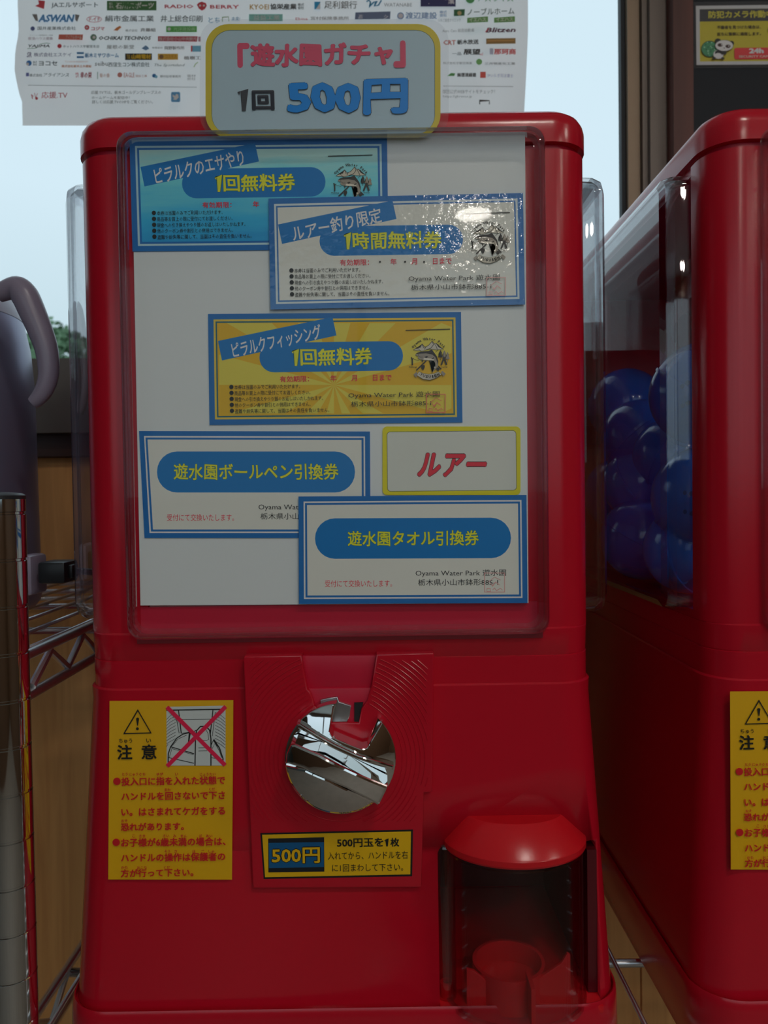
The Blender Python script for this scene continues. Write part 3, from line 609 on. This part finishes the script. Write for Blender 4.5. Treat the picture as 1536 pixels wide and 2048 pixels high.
s = Sheet(-1.4, step=.007); q = [(416, 628), (922, 624), (925, 845), (419, 850)]; slab(s, q, BLU); GD = (198, 150, 12); frame(s, q, [(11, (190, 165, 60)), (15, (28, 84, 96)), (18, GD)])
cxx, cyy = 668, 770
def clip(a0, a1):
    pts = [(cxx, cyy)]
    for k in range(5):
        a = a0+(a1-a0)*k/4; dx, dy = math.cos(a), math.sin(a); t = min(((903 if dx > 0 else 438)-cxx)/dx if abs(dx) > 1e-6 else 1e9, ((827 if dy > 0 else 646)-cyy)/dy if abs(dy) > 1e-6 else 1e9); pts.append((cxx+dx*t, cyy+dy*t))
    return pts
for k in range(12): s.poly(clip(k*math.pi/6, k*math.pi/6+.26), (206, 174, 62))
coupon(s, 416, 628, 'ピラルクフィッシング', '1回無料券', None, (584, 744)); s.build('prize_ticket', label='yellow sunburst ticket in the middle of the front window', cat='ticket', **KW)
s = Sheet(-2.9, step=.007, gloss=.9, bump=(170, .0003)); q = [(537, 397), (1046, 386), (1050, 609), (541, 619)]; slab(s, q, BLU); frame(s, q, [(11, (176, 186, 196)), (15, BLU), (18, CREAM)])
coupon(s, 536, 395, 'ルアー釣り限定', '1時間無料券', None, (568, 762), dots=True); s.build('prize_ticket', label='white ticket at upper right of the front window, fish crest on its right', cat='ticket', **KW)
s = Sheet(-1.4, step=.007); q = [(278, 862), (740, 863), (741, 1076), (289, 1076)]; slab(s, q, BLU); frame(s, q, [(10, (190, 194, 196)), (13, BLU), (17, CREAM)])
s.rect(314, 903, 710, 985, BLU2, 40, rot=.0); s.text('遊水園ボールペン引換券', 348, 928, 676, 959, YT, .014, wob=.02, rot=0, outline=((30, 90, 60), .03)); s.text('受付にて交換いたします。', 334, 1028, 468, 1042, TR, .002, rot=0); s.text('Oyama Water Park 遊水園', 517, 1007, 697, 1022, INKD, .002, rot=0); s.text('栃木県小山市鉢形885-1', 521, 1026, 680, 1039, INKD, 0, rot=0)
s.build('prize_ticket', label='white ticket with wide blue band at lower left of the front window', cat='ticket', **KW)
s = Sheet(-2.9, step=.007); q = [(597, 993), (1053, 990), (1055, 1206), (598, 1208)]; slab(s, q, BLU); frame(s, q, [(10, (190, 194, 196)), (13, BLU), (17, CREAM)])
s.rect(630, 1036, 1022, 1117, BLU2, 40, rot=-.004); s.text('遊水園タオル引換券', 696, 1062, 957, 1091, YT, .014, wob=.02, rot=-.006, outline=((30, 90, 60), .03)); s.text('受付にて交換いたします。', 650, 1160, 784, 1174, TR, .002, rot=-.005); s.text('Oyama Water Park 遊水園', 831, 1139, 1012, 1154, INKD, .002, rot=-.005); s.text('栃木県小山市鉢形885-1', 836, 1158, 996, 1171, INKD, 0, rot=-.005); stamp(s, 969, 1146, 1009, 1184, (212, 140, 136))
s.build('prize_ticket', label='white ticket with wide blue band at bottom right of the front window', cat='ticket', **KW)
s = Sheet(-1.6, step=.01)
def rrect(x0, y0, x1, y1, r, c): s.rect(x0, y0, x1, y1, c, r, rot=-.010)
slab(s, rr(765, 1041, 853, 990, 9), (206, 178, 4)); rrect(774, 862, 1033, 982, 7, (60, 70, 30)); rrect(775, 863, 1032, 981, 6, (178, 180, 172))
s.text('ルアー', 836, 908, 972, 952, (186, 28, 46), .035, shear=.25, outline=((20, 18, 18), .055), rot=0)
s.build('prize_card', label='small white card with yellow border at right of the front window', cat='card', **KW)

# ------------------------------------------------------------------ laminated price sign standing on the first machine
sg = thing('price_sign', 'laminated price sign with rounded yellow border on top of the left machine', 'sign', at(646, 262, -3.2))
s = Sheet(-3.2, step=.012, ink=1.45); slab(s, rr(411, 881, 48, 275, 46, 8), (212, 184, 20), .25)
s.rect(423, 60, 870, 268, (50, 80, 60), 38, rot=0); s.rect(424, 61, 869, 268, (166, 190, 200), 37, rot=0)
PK = (214, 58, 96)
s.text('「', 478, 90, 496, 132, PK, .06); s.text('遊水園ガチャ', 503, 88, 784, 131, PK, .045, wob=.025, outline=((90, 50, 70), .052)); s.text('」', 790, 86, 808, 132, PK, .06)
s.line([(477, 188), (489, 181), (488, 223)], 7.5, (20, 26, 40)); s.text('回', 506, 183, 547, 220, (20, 26, 40), .04, wob=.01); s.text('500円', 578, 163, 812, 228, (0, 118, 196), .045, wob=.02, outline=((20, 40, 60), .054))
s.build('card', sg)
lm = MB(); pts = [at(x, y, -3.4) for x, y in rr(400, 897, 39, 276, 44, 8)]; lm.add([(a, -3.75, b) for a, _, b in pts], [tuple(range(len(pts)))])
lm.build('laminate', clear('laminate', (.95, .95, .96), f0=.05, rough=.08, haze=.05), sg)

# ------------------------------------------------------------------ sponsor poster hanging on the window
def pl_edge(y):
    P_ = [(-700, 30), (0, 35), (60, 37), (110, 30), (140, 29), (175, 35), (205, 44), (250, 45)]
    for (a, x0), (b, x1) in zip(P_, P_[1:]):
        if a <= y <= b: t = (y-a)/(b-a); t = t*t*(3-2*t); return x0+(x1-x0)*t
    return 45
def pr_edge(y): return 1056-.0*y if y < 60 else 1056-9*((y-60)/190)**1.2
def pdisp(x, y):
    k = max(0, min(1, (y+300)/550)); e = max(0, (x-960)/96); f = max(0, (120-x)/90)
    return 7*math.sin(x/105+y/160)*k+22*e*e*k-10*f*f*(.3+math.sin(y/70))*k
PY = 398.0
s = Sheet(PY, tilt=-.0, step=.03, ink=1.32, disp=pdisp, rough=.6)
pm_ = pbr('poster_paper', (.90, .82, .80), .6, trans=.58); NX, NY = 60, 60; g = MB(); gv = []
for j in range(NY+1):
    y = -700+(251+700)*j/NY
    for i in range(NX+1):
        a, b = pl_edge(y), pr_edge(y); x_ = a+(b-a)*i/NX; q = s.p(x_, y, 0); gv.append((q[0], q[1]+.25, q[2]))
g.add(gv, [(j*(NX+1)+i, j*(NX+1)+i+1, (j+1)*(NX+1)+i+1, (j+1)*(NX+1)+i) for j in range(NY) for i in range(NX)], 0, True)
K = (60, 56, 54); B_ = (70, 130, 180); G_ = (72, 118, 70); R_c = (205, 70, 80); O_ = (214, 140, 100); GY = (130, 124, 122); LB = (120, 185, 220); TL = (130, 195, 185); PU = (110, 96, 130)
def tx_(t, x0, y0, x1, y1, c=K, off=.01, sh=0, rot=0): s.text(t, x0, y0, x1, y1, c, off, shear=sh, rot=rot, res=1)
def bx_(x0, y0, x1, y1, c): s.rect(x0, y0, x1, y1, c, rot=0)
s.poly([(76, 0), (90, 2), (80, 12), (88, 18), (70, 12), (78, 8)], R_c); tx_('JAエルサポート', 103, 4, 196, 17)
bx_(214, 2, 313, 21, G_); tx_('有限\n会社', 218, 5, 230, 17, (215, 215, 205)); tx_('石川スポーツ', 232, 5, 308, 18, (220, 220, 205), .03, .2)
tx_('RADIO', 330, 10, 387, 17, R_c, .02); s.poly([(394, 10), (398, 6), (404, 4), (412, 7), (414, 12), (410, 19), (404, 22), (398, 18)], R_c); s.disc(400.5, 12, 2.2, (225, 215, 210), n=8); s.disc(408, 12, 2.2, (225, 215, 210), n=8)
tx_('BERRY', 421, 11, 478, 18, R_c, .02); tx_('KYOEI', 500, 10, 538, 20, (205, 165, 90), .02); tx_('協栄産業', 541, 9, 593, 20, K, .03); tx_('株式\n会社', 596, 8, 608, 20, K, .02)
bx_(629, 5, 641, 20, (40, 150, 200)); s.poly([(641, 6), (641, 20), (632, 20)], (215, 225, 230)); tx_('足利銀行', 649, 4, 714, 19, (110, 104, 100), .01)
s.line([(733, 5), (738, 2), (741, 6), (738, 15), (748, 6), (753, 4), (749, 14), (757, 12), (763, 2)], 2.6, (50, 130, 170)); tx_('WATANABE', 768, 8, 824, 15, GY, .005)
bx_(841, -3, 911, 15, (48, 48, 96)); s.disc(849, 5, 4, (190, 190, 205), n=4); tx_('薄井工業', 857, -1, 908, 10, (210, 208, 215), .03)
s.disc(940, 0, 9, (84, 158, 96), n=14); tx_('アズライズ', 955, -8, 1027, 5, (96, 150, 100), .01)
tx_('ASWAN', 79, 32, 150, 46, (88, 150, 205), .045, .25); s.poly([(66, 31), (76, 31), (78, 45), (73, 44)], GY); s.poly([(152, 31), (161, 33), (156, 46), (152, 42)], GY)
s.line([(176+14*math.cos(a/3), 42+0, )if False else (190+15*math.cos(a*.5236), 41+6*math.sin(a*.5236)) for a in range(12)], 1, R_c, True); tx_('ド-イチ', 180, 37, 202, 45, R_c, .02)
tx_('絹市金属工業', 212, 34, 309, 46); tx_('井上総合印刷', 323, 34, 406, 47); tx_('とち', 418, 38, 441, 49, (120, 165, 200)); s.line([(446, 47), (446, 38), (458, 37), (459, 46)], 1.5, (140, 165, 120)); tx_('未来!', 464, 37, 481, 46, (120, 165, 200))
bx_(499, 32, 566, 46, TL); tx_('益益工業', 508, 34, 560, 44, (200, 215, 210)); tx_('Ebina', 592, 39, 616, 44, R_c); tx_('宮村保険事務所', 622, 37, 698, 44, GY)
s.poly([(711, 29), (781, 27), (780, 42), (710, 43)], (100, 116, 146)); tx_('髙橋ナカニシ', 717, 33, 776, 42, (200, 204, 214), .03, .2); s.disc(801, 36, 7, (130, 160, 200), n=12); s.disc(801, 36, 5, (205, 205, 210), n=12); tx_('渡辺建設', 811, 29, 873, 42, (130, 160, 200), .02); tx_('株式\n会社', 879, 26, 893, 38, (130, 160, 200), .02)
s.poly([(907, 24), (929, 23), (928, 36), (907, 37)], (50, 104, 66)); s.disc(918, 31, 4.5, (190, 170, 120), n=8); tx_('ノーブルホーム', 934, 21, 1027, 34, (84, 92, 80), .01, rot=-.03)
s.disc(69, 62, 4.5, (90, 100, 150), n=10); tx_('国井産業株式会社', 79, 58, 155, 65); s.disc(177, 60, 5, R_c, n=10); s.disc(177, 60, 2, (220, 210, 208), n=8); tx_('コジマ', 186, 59, 212, 66, R_c, .04); s.poly([(230, 66), (237, 60), (243, 57), (246, 60), (238, 67)], (222, 130, 70)); tx_('株式会社', 254, 64, 278, 69, GY); tx_('斉藤組', 284, 62, 314, 69, GY, .02)
bx_(335, 58, 396, 70, (96, 180, 90)); tx_('光洋建設㈱', 350, 60, 393, 68, (170, 215, 165)); s.disc(341, 64, 3.5, (215, 225, 210), n=8)
tx_('マンション管理組合の相談', 64, 75, 110, 78, GY, 0); tx_('那須ハウス建築', 61, 80, 110, 86, (178, 150, 160)); s.poly([(122, 75), (170, 75), (169, 86), (121, 85)], (222, 110, 94)); tx_('アイフルホーム', 136, 77, 167, 84, (232, 200, 190), .03, .15); s.disc(191, 81, 6.5, (110, 140, 120), n=14); s.disc(192, 81, 3, (215, 208, 205), n=10); tx_('OCHIKAI TECHNOS', 202, 79, 305, 86, K, .03, .2)
s.poly([(319, 79), (398, 79), (397, 90), (319, 89)], (190, 80, 96)); tx_('株式会社小山中央観光', 321, 81, 396, 88, (225, 195, 195)); bx_(399, 80, 404, 90, (190, 150, 165))
tx_('YAJIMA', 62, 96, 104, 103, K, .02, .2); s.line([(60, 104), (74, 103.5), (80, 102)], 1, G_); s.line([(85, 95), (98, 93), (105, 94)], 1, G_); s.disc(124, 99, 4.5, R_c, n=10); tx_('ホットハウス宇都宮支店', 131, 97, 203, 102.5); tx_('屋根の新堂', 218, 97, 272, 105, GY); s.poly([(287, 104), (295, 98), (300, 101), (302, 105), (295, 108)], (110, 145, 180)); tx_('有限会社', 308, 101, 329, 105, GY); tx_('岡野製作所', 333, 100, 372, 107, GY, .02)
bx_(385, 99, 388, 111, R_c); bx_(388, 99, 405, 111, LB); tx_('SR', 60, 112, 69, 122, PU, .02, .2); tx_('株式会社エスケイ', 74, 113, 148, 121, PU); bx_(159, 112, 173, 116, B_); bx_(159, 120, 173, 124, B_); tx_('栃木ミサワホーム', 175, 114, 242, 123, B_, .03)
bx_(255, 115, 308, 128, (50, 46, 40)); tx_('和食\nお膳', 258, 117, 265, 126, (200, 170, 80)); tx_('山崎電材', 268, 117, 306, 126, (210, 170, 50), .05); bx_(320, 116, 360, 128, (220, 170, 70)); s.disc(327, 122, 4.5, (140, 104, 70), n=10); tx_('コスモス', 335, 119, 357, 125, (196, 130, 40)); tx_('植樹工', 372, 121, 405, 128, GY, .02)
s.disc(65, 135, 5.5, (50, 120, 190), n=14); s.disc(62.5, 137, 3, (212, 208, 206), n=10); tx_('株式\n会社', 73, 131, 81, 140, K); tx_('ヨコセ', 85, 131, 121, 140, K, .02); tx_('TOCHIGI KENSETSU', 136, 131, 182, 134, O_, 0); tx_('株式会社栃木土木建設', 130, 139, 189, 144, O_, .03); tx_('seibu', 196, 132, 222, 141, GY); tx_('西窪生コン株式会社', 223, 134, 304, 143); tx_('The Sportsland', 314, 137, 374, 144, K, 0, .3); s.line([(392, 144), (395, 138), (400, 134)], 1.5, (160, 190, 110))
bx_(60, 155, 66, 162, (110, 116, 180)); tx_('株式会社', 67, 157, 92, 163); tx_('アライアンス', 95, 156, 145, 163, K, .01, .2); tx_('株\n式', 158, 155, 165, 165, R_c); tx_('幸の栄', 168, 154, 190, 166, (170, 40, 60), .03, .1); s.line([(202, 154), (202, 168)], 1.2, G_); tx_('菊の香', 206, 157, 226, 165, (228, 160, 140)); s.disc(246, 160, 5, (226, 140, 130), n=12); tx_('EAGLE', 254, 156, 275, 165, (226, 140, 130)); tx_('建設工業', 277, 160, 300, 165, (226, 170, 160)); s.disc(314, 162, 4, (50, 110, 170), n=10); s.disc(318, 164, 3, LB, n=10); tx_('野村証券事務所', 326, 161, 367, 166, GY); tx_('電材\n会社', 379, 160, 396, 171, GY, .0)
s.line([(65, 181), (398, 185)], .9, GY)
s.line([(74, 208), (72, 199), (76, 203)], 1.6, R_c); s.line([(78, 196), (80, 206), (84, 197)], 1.2, R_c); s.disc(82, 207, 3, R_c, n=8); tx_('応援.TV', 92, 194, 143, 207, (222, 110, 120), .01)
tx_('応援.TVでは、栃木ゴールデンブレーブスの', 190, 192, 328, 199, GY); tx_('ホームゲームを配信中！', 191, 203, 266, 209, GY); tx_('詳しくは応援.TVのHPをご覧ください。', 192, 211, 312, 218, GY)
s.rect(348, 195, 366, 215, (96, 160, 205), 3, rot=0); s.poly([(351, 200), (356, 203), (358, 199), (362, 200), (363, 206), (358, 211), (352, 210), (354, 207), (351, 204)], (225, 225, 228))
# right hand part
tx_('いちご総合クリニック', 875, 50, 919, 57, GY, 0, rot=-.02)
for x0 in (932, 985): s.poly([(x0, 49), (x0+41, 46), (x0+41, 57), (x0, 59)], (110, 165, 96)); tx_('イエハス', x0+4, 49, x0+37, 56, (200, 220, 190), .04, rot=-.03)
tx_('Auto Cars 前田自動車', 883, 71, 946, 78, GY, 0, rot=-.02); tx_('Blitzen', 969, 69, 1027, 78, (96, 50, 70), .03, .25, rot=-.02); s.line([(968, 78), (974, 70)], 2, R_c)
tx_('CRT', 885, 94, 909, 103, (225, 130, 120), .03); tx_('栃木放送', 912, 93, 954, 102, K, .04, rot=-.02); s.poly([(969, 91), (1027, 90), (1027, 101), (969, 102)], (150, 120, 70)); s.line([(972, 96), (1024, 95)], 3, (182, 140, 80))
tx_('一品', 902, 118, 920, 124, K); tx_('展望', 925, 112, 957, 123, K, .04); tx_('㎡', 957, 119, 963, 125, R_c); bx_(976, 111, 983, 123, (180, 185, 205)); tx_('那珂商', 985, 112, 1027, 123, (214, 90, 90), .04)
tx_('株式会社宇都宮興業', 884, 138, 941, 143, GY, .0); s.disc(955, 138, 6, (120, 185, 110), n=14); tx_('三井物産化工業', 966, 139, 1026, 144, GY)
s.poly([(892, 166), (900, 160), (908, 161), (906, 166)], (90, 160, 90)); tx_('㈱環境緑建', 912, 160, 949, 168, K, .03); s.rect(957, 158, 968, 170, (222, 90, 80), 1, rot=0); tx_('ひいらぎ司法書士', 971, 162, 1022, 169, (140, 136, 180), 0)
s.line([(884, 186), (1022, 187)], .9, GY); tx_('球団公式WEBサイトをチェック！', 883, 193, 986, 201, GY, 0); tx_('https://gbraves.jp', 884, 204, 941, 210, GY, 0); s.line([(956, 222), (956, 215), (975, 215), (975, 222)], 2, K)
base = len(g.v)
g.v += s.mb.v; g.f += [tuple(i+base for i in q) for q in s.mb.f]; g.m += [i+1 for i in s.mb.m]; g.smooth += s.mb.smooth
g.build('sponsor_poster', [pm_]+s.mats, label='large curling paper poster of sponsor logos hanging on the window pane', cat='poster')

# ------------------------------------------------------------------ security sign on the black board
sc_ = thing('security_sign', 'yellow and black security camera notice on the black board at the upper right', 'sign', at(1540, 120, WB-4))
s = Sheet(WB-4, T=(1380, 0, 9.846), tilt=-.012, step=.03, ink=2.0); slab(s, [(115, 115), (3300, 75), (3320, 1255), (128, 1280)], (190, 186, 180), .3)
Y2 = (204, 164, 4); s.poly([(190, 180), (3230, 150), (3240, 1190), (196, 1212)], Y2); s.poly([(190, 182), (3230, 152), (3234, 395), (190, 425)], (30, 30, 36))
s.text('防犯カメラ作動中', 365, 215, 1640, 352, (196, 168, 40), .04); s.text('不審者を見つけた場合は、', 528, 506, 1392, 572, (60, 50, 20), .02); s.text('直ちに警察に通報します。', 528, 640, 1392, 704, (60, 50, 20), .02)
s.rect(868, 940, 2500, 1165, (198, 44, 48), 40); s.text('24h', 1165, 965, 1435, 1052, (206, 200, 196), .06); s.text('SECURITY CAMERA', 958, 1098, 1700, 1142, (222, 150, 140), .03)
s.disc(1600, 600, 75, (30, 30, 36)); s.disc(1610, 600, 30, (190, 190, 190))
s.disc(380, 975, 168, (20, 40, 30), 160, 28); s.disc(380, 975, 158, (58, 120, 84), 150, 28)
rn = random.Random(5)
for k in range(26): a, r_ = rn.uniform(0, 6.3), 140*rn.random()**.5; s.disc(380+r_*math.cos(a), 975+r_*.95*math.sin(a), 13, (130, 175, 145) if k % 2 else (24, 74, 48), n=6)
for x, y, rx, ry, c in ((535, 830, 62, 52, 0), (800, 875, 52, 52, 0), (545, 1090, 100, 90, 1), (560, 1060, 85, 60, 0), (540, 1120, 78, 55, 1), (455, 1165, 34, 24, 0), (632, 1168, 34, 24, 0), (660, 1060, 45, 40, 0), (655, 920, 180, 112, 0), (655, 920, 174, 106, 1), (575, 910, 50, 34, 2), (730, 935, 50, 34, 2), (605, 905, 10, 12, 3), (745, 930, 10, 12, 3), (655, 970, 14, 8, 2)):
    s.disc(x, y, rx, ((24, 24, 26), (196, 192, 188), (52, 30, 30), (222, 220, 218))[c], ry, 20)
s.build('card', sc_)
lm = MB(); lm.add([at(x, y, WB-4.4) for x, y in ((1387, 4), (1725, 0), (1728, 133), (1388, 136))], [(0, 1, 2, 3)]); lm.build('laminate', clear('laminate_2', (.93, .94, .95), f0=.06, rough=.1, haze=.06), sc_)

# ------------------------------------------------------------------ blue capsules in the second machine
blue = pbr('blue_plastic', (.014, .18, .82), .12, spec=.6, coat=.3); blue2 = pbr('blue_plastic_dark', (.010, .14, .74), .12, spec=.6, coat=.3)
CAPS = [  # px, py, depth mm, radius, tilt, label
    (1404, 790, 95, 37, .5, 'topmost blue capsule against the right machine front corner post'),
    (1412, 1000, 100, 38, -.4, 'large blue capsule with two dark holes beside the corner post, second from top'),
    (1252, 815, 285, 36, .2, 'highest blue capsule at the back of the side window, beside the clear rim'),
    (1284, 880, 225, 35, -.6, 'round blue capsule left of the clear corner rim, under the highest back one'),
    (1278, 968, 215, 32, .9, 'shaded blue capsule in the middle of the side window pile'),
    (1240, 990, 290, 35, .1, 'dark blue capsule low at the back of the side window'),
    (1285, 1078, 200, 36, .4, 'blue capsule lying lowest in the side window, left of the clear rim'),
    (1376, 1100, 118, 33, 1.2, 'blue capsule lowest beside the corner post, half in shadow'),
    (1345, 912, 185, 31, -.9, 'blue capsule behind the two beside the corner post')]
HID = [(240, 120, -45), (315, 60, -45), (390, 60, -45), (455, 60, -45), (300, 140, -40), (375, 140, -45), (445, 140, -42), (330, 220, -40), (410, 220, -45), (455, 300, -45), (300, 300, -45), (375, 300, -40), (290, 95, 25), (360, 90, 25), (430, 85, 25), (460, 40, 30), (340, 165, 25), (415, 165, 28), (300, 235, 25), (370, 240, 25), (440, 240, 25)]
def capsule(c, r, tilt, label, mt, vent=False):
    t = thing('toy_capsule', label, 'capsule', (c[0], c[1], c[2]), 'blue capsules in the right machine')
    M = Matrix.Rotation(tilt, 3, 'Y') @ Matrix.Rotation(tilt*.7, 3, 'X')
    def prof(pts, seg=28):
        m = MB(); rings = []
        for rad, z in pts: rings.append([tuple(Vector(c)+M@Vector((rad*math.cos(k*2*math.pi/seg), rad*math.sin(k*2*math.pi/seg), z))) for k in range(seg)])
        return m.loft(rings)
    lo_ = [(r*math.sin(math.radians(a)), -r*.98*math.cos(math.radians(a))) for a in range(4, 90, 8)]+[(r, 0), (r+.9, 0), (r+.9, 2.2), (r, 2.2)]
    up_ = [(r-.4, 2.3)]+[(r*.985*math.sin(math.radians(a)), 2.3+r*.98*math.cos(math.radians(a))) for a in range(84, 3, -8)]
    prof(lo_).build('lower_shell', mt, t); prof(up_).build('upper_shell', mt, t)
    if vent:
        for dz in (5, -9):
            q = Vector(c)+Vector((-r*.60, -r*.80, dz))*1.0; n_ = (q-Vector(c)).normalized()
            q = Vector(c)+n_*(r+.15); MB().tube([q-n_*1.2, q+n_*.1], 1.7, 10).build('vent_hole', blackm, t)
for i, (px, py, Y, r, tl, lb) in enumerate(CAPS): capsule(at(px, py, Y), r, tl, lb, blue if i % 3 else blue2, i < 2)
for i, (x, y, z) in enumerate(HID):
    capsule((x, y, z+.5), 31, i*.7, 'blue capsule buried inside the right machine pile', blue)

# ------------------------------------------------------------------ chrome wire racks
wire = pbr('chrome_wire', (.70, .71, .74), .32, 1.0); post_m = pbr('chrome_post', (.62, .64, .64), .05, 1.0); capb = pbr('black_cap', (.015, .015, .018), .4)
def post_mb(x, y, z0, z1):
    p = [(12.7, z0)]; z = z0+14
    while z < z1-4: p += [(12.7, z-.9), (12.1, z-.5), (12.1, z+.5), (12.7, z+.9)]; z += 25.4
    return MB().lathe(p+[(12.7, z1)], x, y, 40)
def truss(x, y0, y1, zt_, zb_, root):
    MB().tube([(x, y0, zt_), (x, y1, zt_)], 3.2, 10).build('side_rail', wire, root); MB().tube([(x, y0, zb_), (x, y1, zb_)], 3.2, 10).build('side_rail', wire, root)
    pts = []; n = int((y1-y0)/26)
    for k in range(n+1): pts.append((x, y0+10+(y1-y0-20)*k/n, zt_-4 if k % 2 else zb_+4))
    MB().tube(pts, 2.4, 8).build('truss_wire', wire, root)
r1 = thing('wire_rack', 'chrome wire rack with grooved post, carrying the hot water pot and both red machines', 'rack', (-208.5, -38, Z_F))
for y in (-38, 412):
    post_mb(-208.5, y, Z_F+10, 0).build('post', post_m, r1); MB().lathe([(12.9, 0), (12.9, 2), (11, 3.2), (2, 4)], -208.5, y, 24).build('post_cap', capb, r1)
    MB().lathe([(3, Z_F), (9, Z_F), (9, Z_F+11), (4, Z_F+11)], -208.5, y, 12).build('foot', capb, r1)
truss(-204, -26, 400, -89, -112.5, r1)
for z in (-92,):
    for y in (-30, 96, 220, 330, 404): MB().tube([(-900, y, z-3.5), (-200, y, z-3.5)], 2.6, 8).build('cross_rail', wire, r1)
    for k in range(26): MB().tube([(-218-26*k, -30, z+.5), (-218-26*k, 404, z+.5)], 1.5, 6).build('shelf_wire', wire, r1)
for y in (-30, 404): MB().tube([(-900, y, -112), (-200, y, -112)], 2.6, 8).build('cross_rail', wire, r1)
r2 = r1
zs = ZB-2
truss(-237, -40, 420, zs+1, zs-24, r2)
for y in (-40, 105, 250, 420): MB().tube([(-238, y, zs-5), (760, y, zs-5)], 3, 8).build('cross_rail', wire, r2)
for k in range(38): MB().tube([(-224+26*k, -40, zs), (-224+26*k, 420, zs)], 1.9, 6).build('shelf_wire', wire, r2)
for x, y in ((760, -40), (760, 420)): post_mb(x, y, Z_F, zs+6).build('post', wire, r2)

# ------------------------------------------------------------------ hot water pot
potm = pbr('pot_metal', (.27, .27, .40), .32, .5); potp = pbr('pot_plastic', (.32, .27, .36), .3); pot_lid = pbr('pot_lid', (.34, .30, .42), .35)
px_, py_ = -375.0, 152.0
hw_ = thing('hot_water_pot', 'grey-violet metal hot water pot with carrying handle on the left shelf', 'kettle', (px_, py_, -90))
MB().lathe([(94.5, -74), (94.5, -40), (94, 20), (93.5, 90), (91, 122), (86.5, 145)], px_, py_, 72, 0, False, False).build('body', potm, hw_)
MB().lathe([(84, -89.5), (90, -89), (94, -84), (96, -75), (95.6, -72), (94, -72)], px_, py_, 72, 0, True, False).build('base_ring', potp, hw_)
MB().lathe([(87, 144), (85.5, 149), (79, 162), (67, 175), (44, 184), (10, 187)], px_, py_, 72, 0, False, True).build('lid', pot_lid, hw_)
hy = 92.0
H = [at(*q, hy) for q in ((-4, 588), (20, 578), (36, 578), (50, 592), (64, 622), (80, 660), (92, 695), (97, 728), (96, 756), (88, 780), (76, 797), (66, 806))]
HR = [6, 7.5, 9, 9.5, 9.2, 8.6, 8, 7.4, 6.8, 6.2, 5.4, 4.5]; H2 = spline(H, 4); MB().tube(H2, [HR[min(11, i//4)]+(HR[min(11, i//4+1)]-HR[min(11, i//4)])*(i % 4)/4 for i in range(len(H2))], 20).build('handle', potp, hw_)
q0, q1 = at(80, 1130, 120), at(87, 1180, 120)
MB().bbox(q0[0]-14, q0[0]-1, 108, 136, q1[2]-3, q0[2]+8, 3).build('socket', potp, hw_)
a, b = at(88, 1122, 120), at(143, 1164, 120)
pg = thing('power_plug', 'black magnetic power plug with cord at the foot of the hot water pot', 'plug', (a[0], 120, b[2]))
MB().bbox(a[0], b[0], 108, 134, b[2], a[2], 2.2).build('plug_body', capb, pg); e_ = at(150, 1142, 120)
MB().bbox(b[0]-.5, e_[0], 115, 127, e_[2]-5, e_[2]+5, 1).tube([(e_[0], 121, e_[2]), (e_[0]+9, 130, e_[2]-2), (-207, 170, e_[2]-2), (-204, 230, e_[2]-10), (-204, 380, e_[2]-16), (-204, 411, e_[2]-60)], 2.6, 8).build('cord', capb, pg)
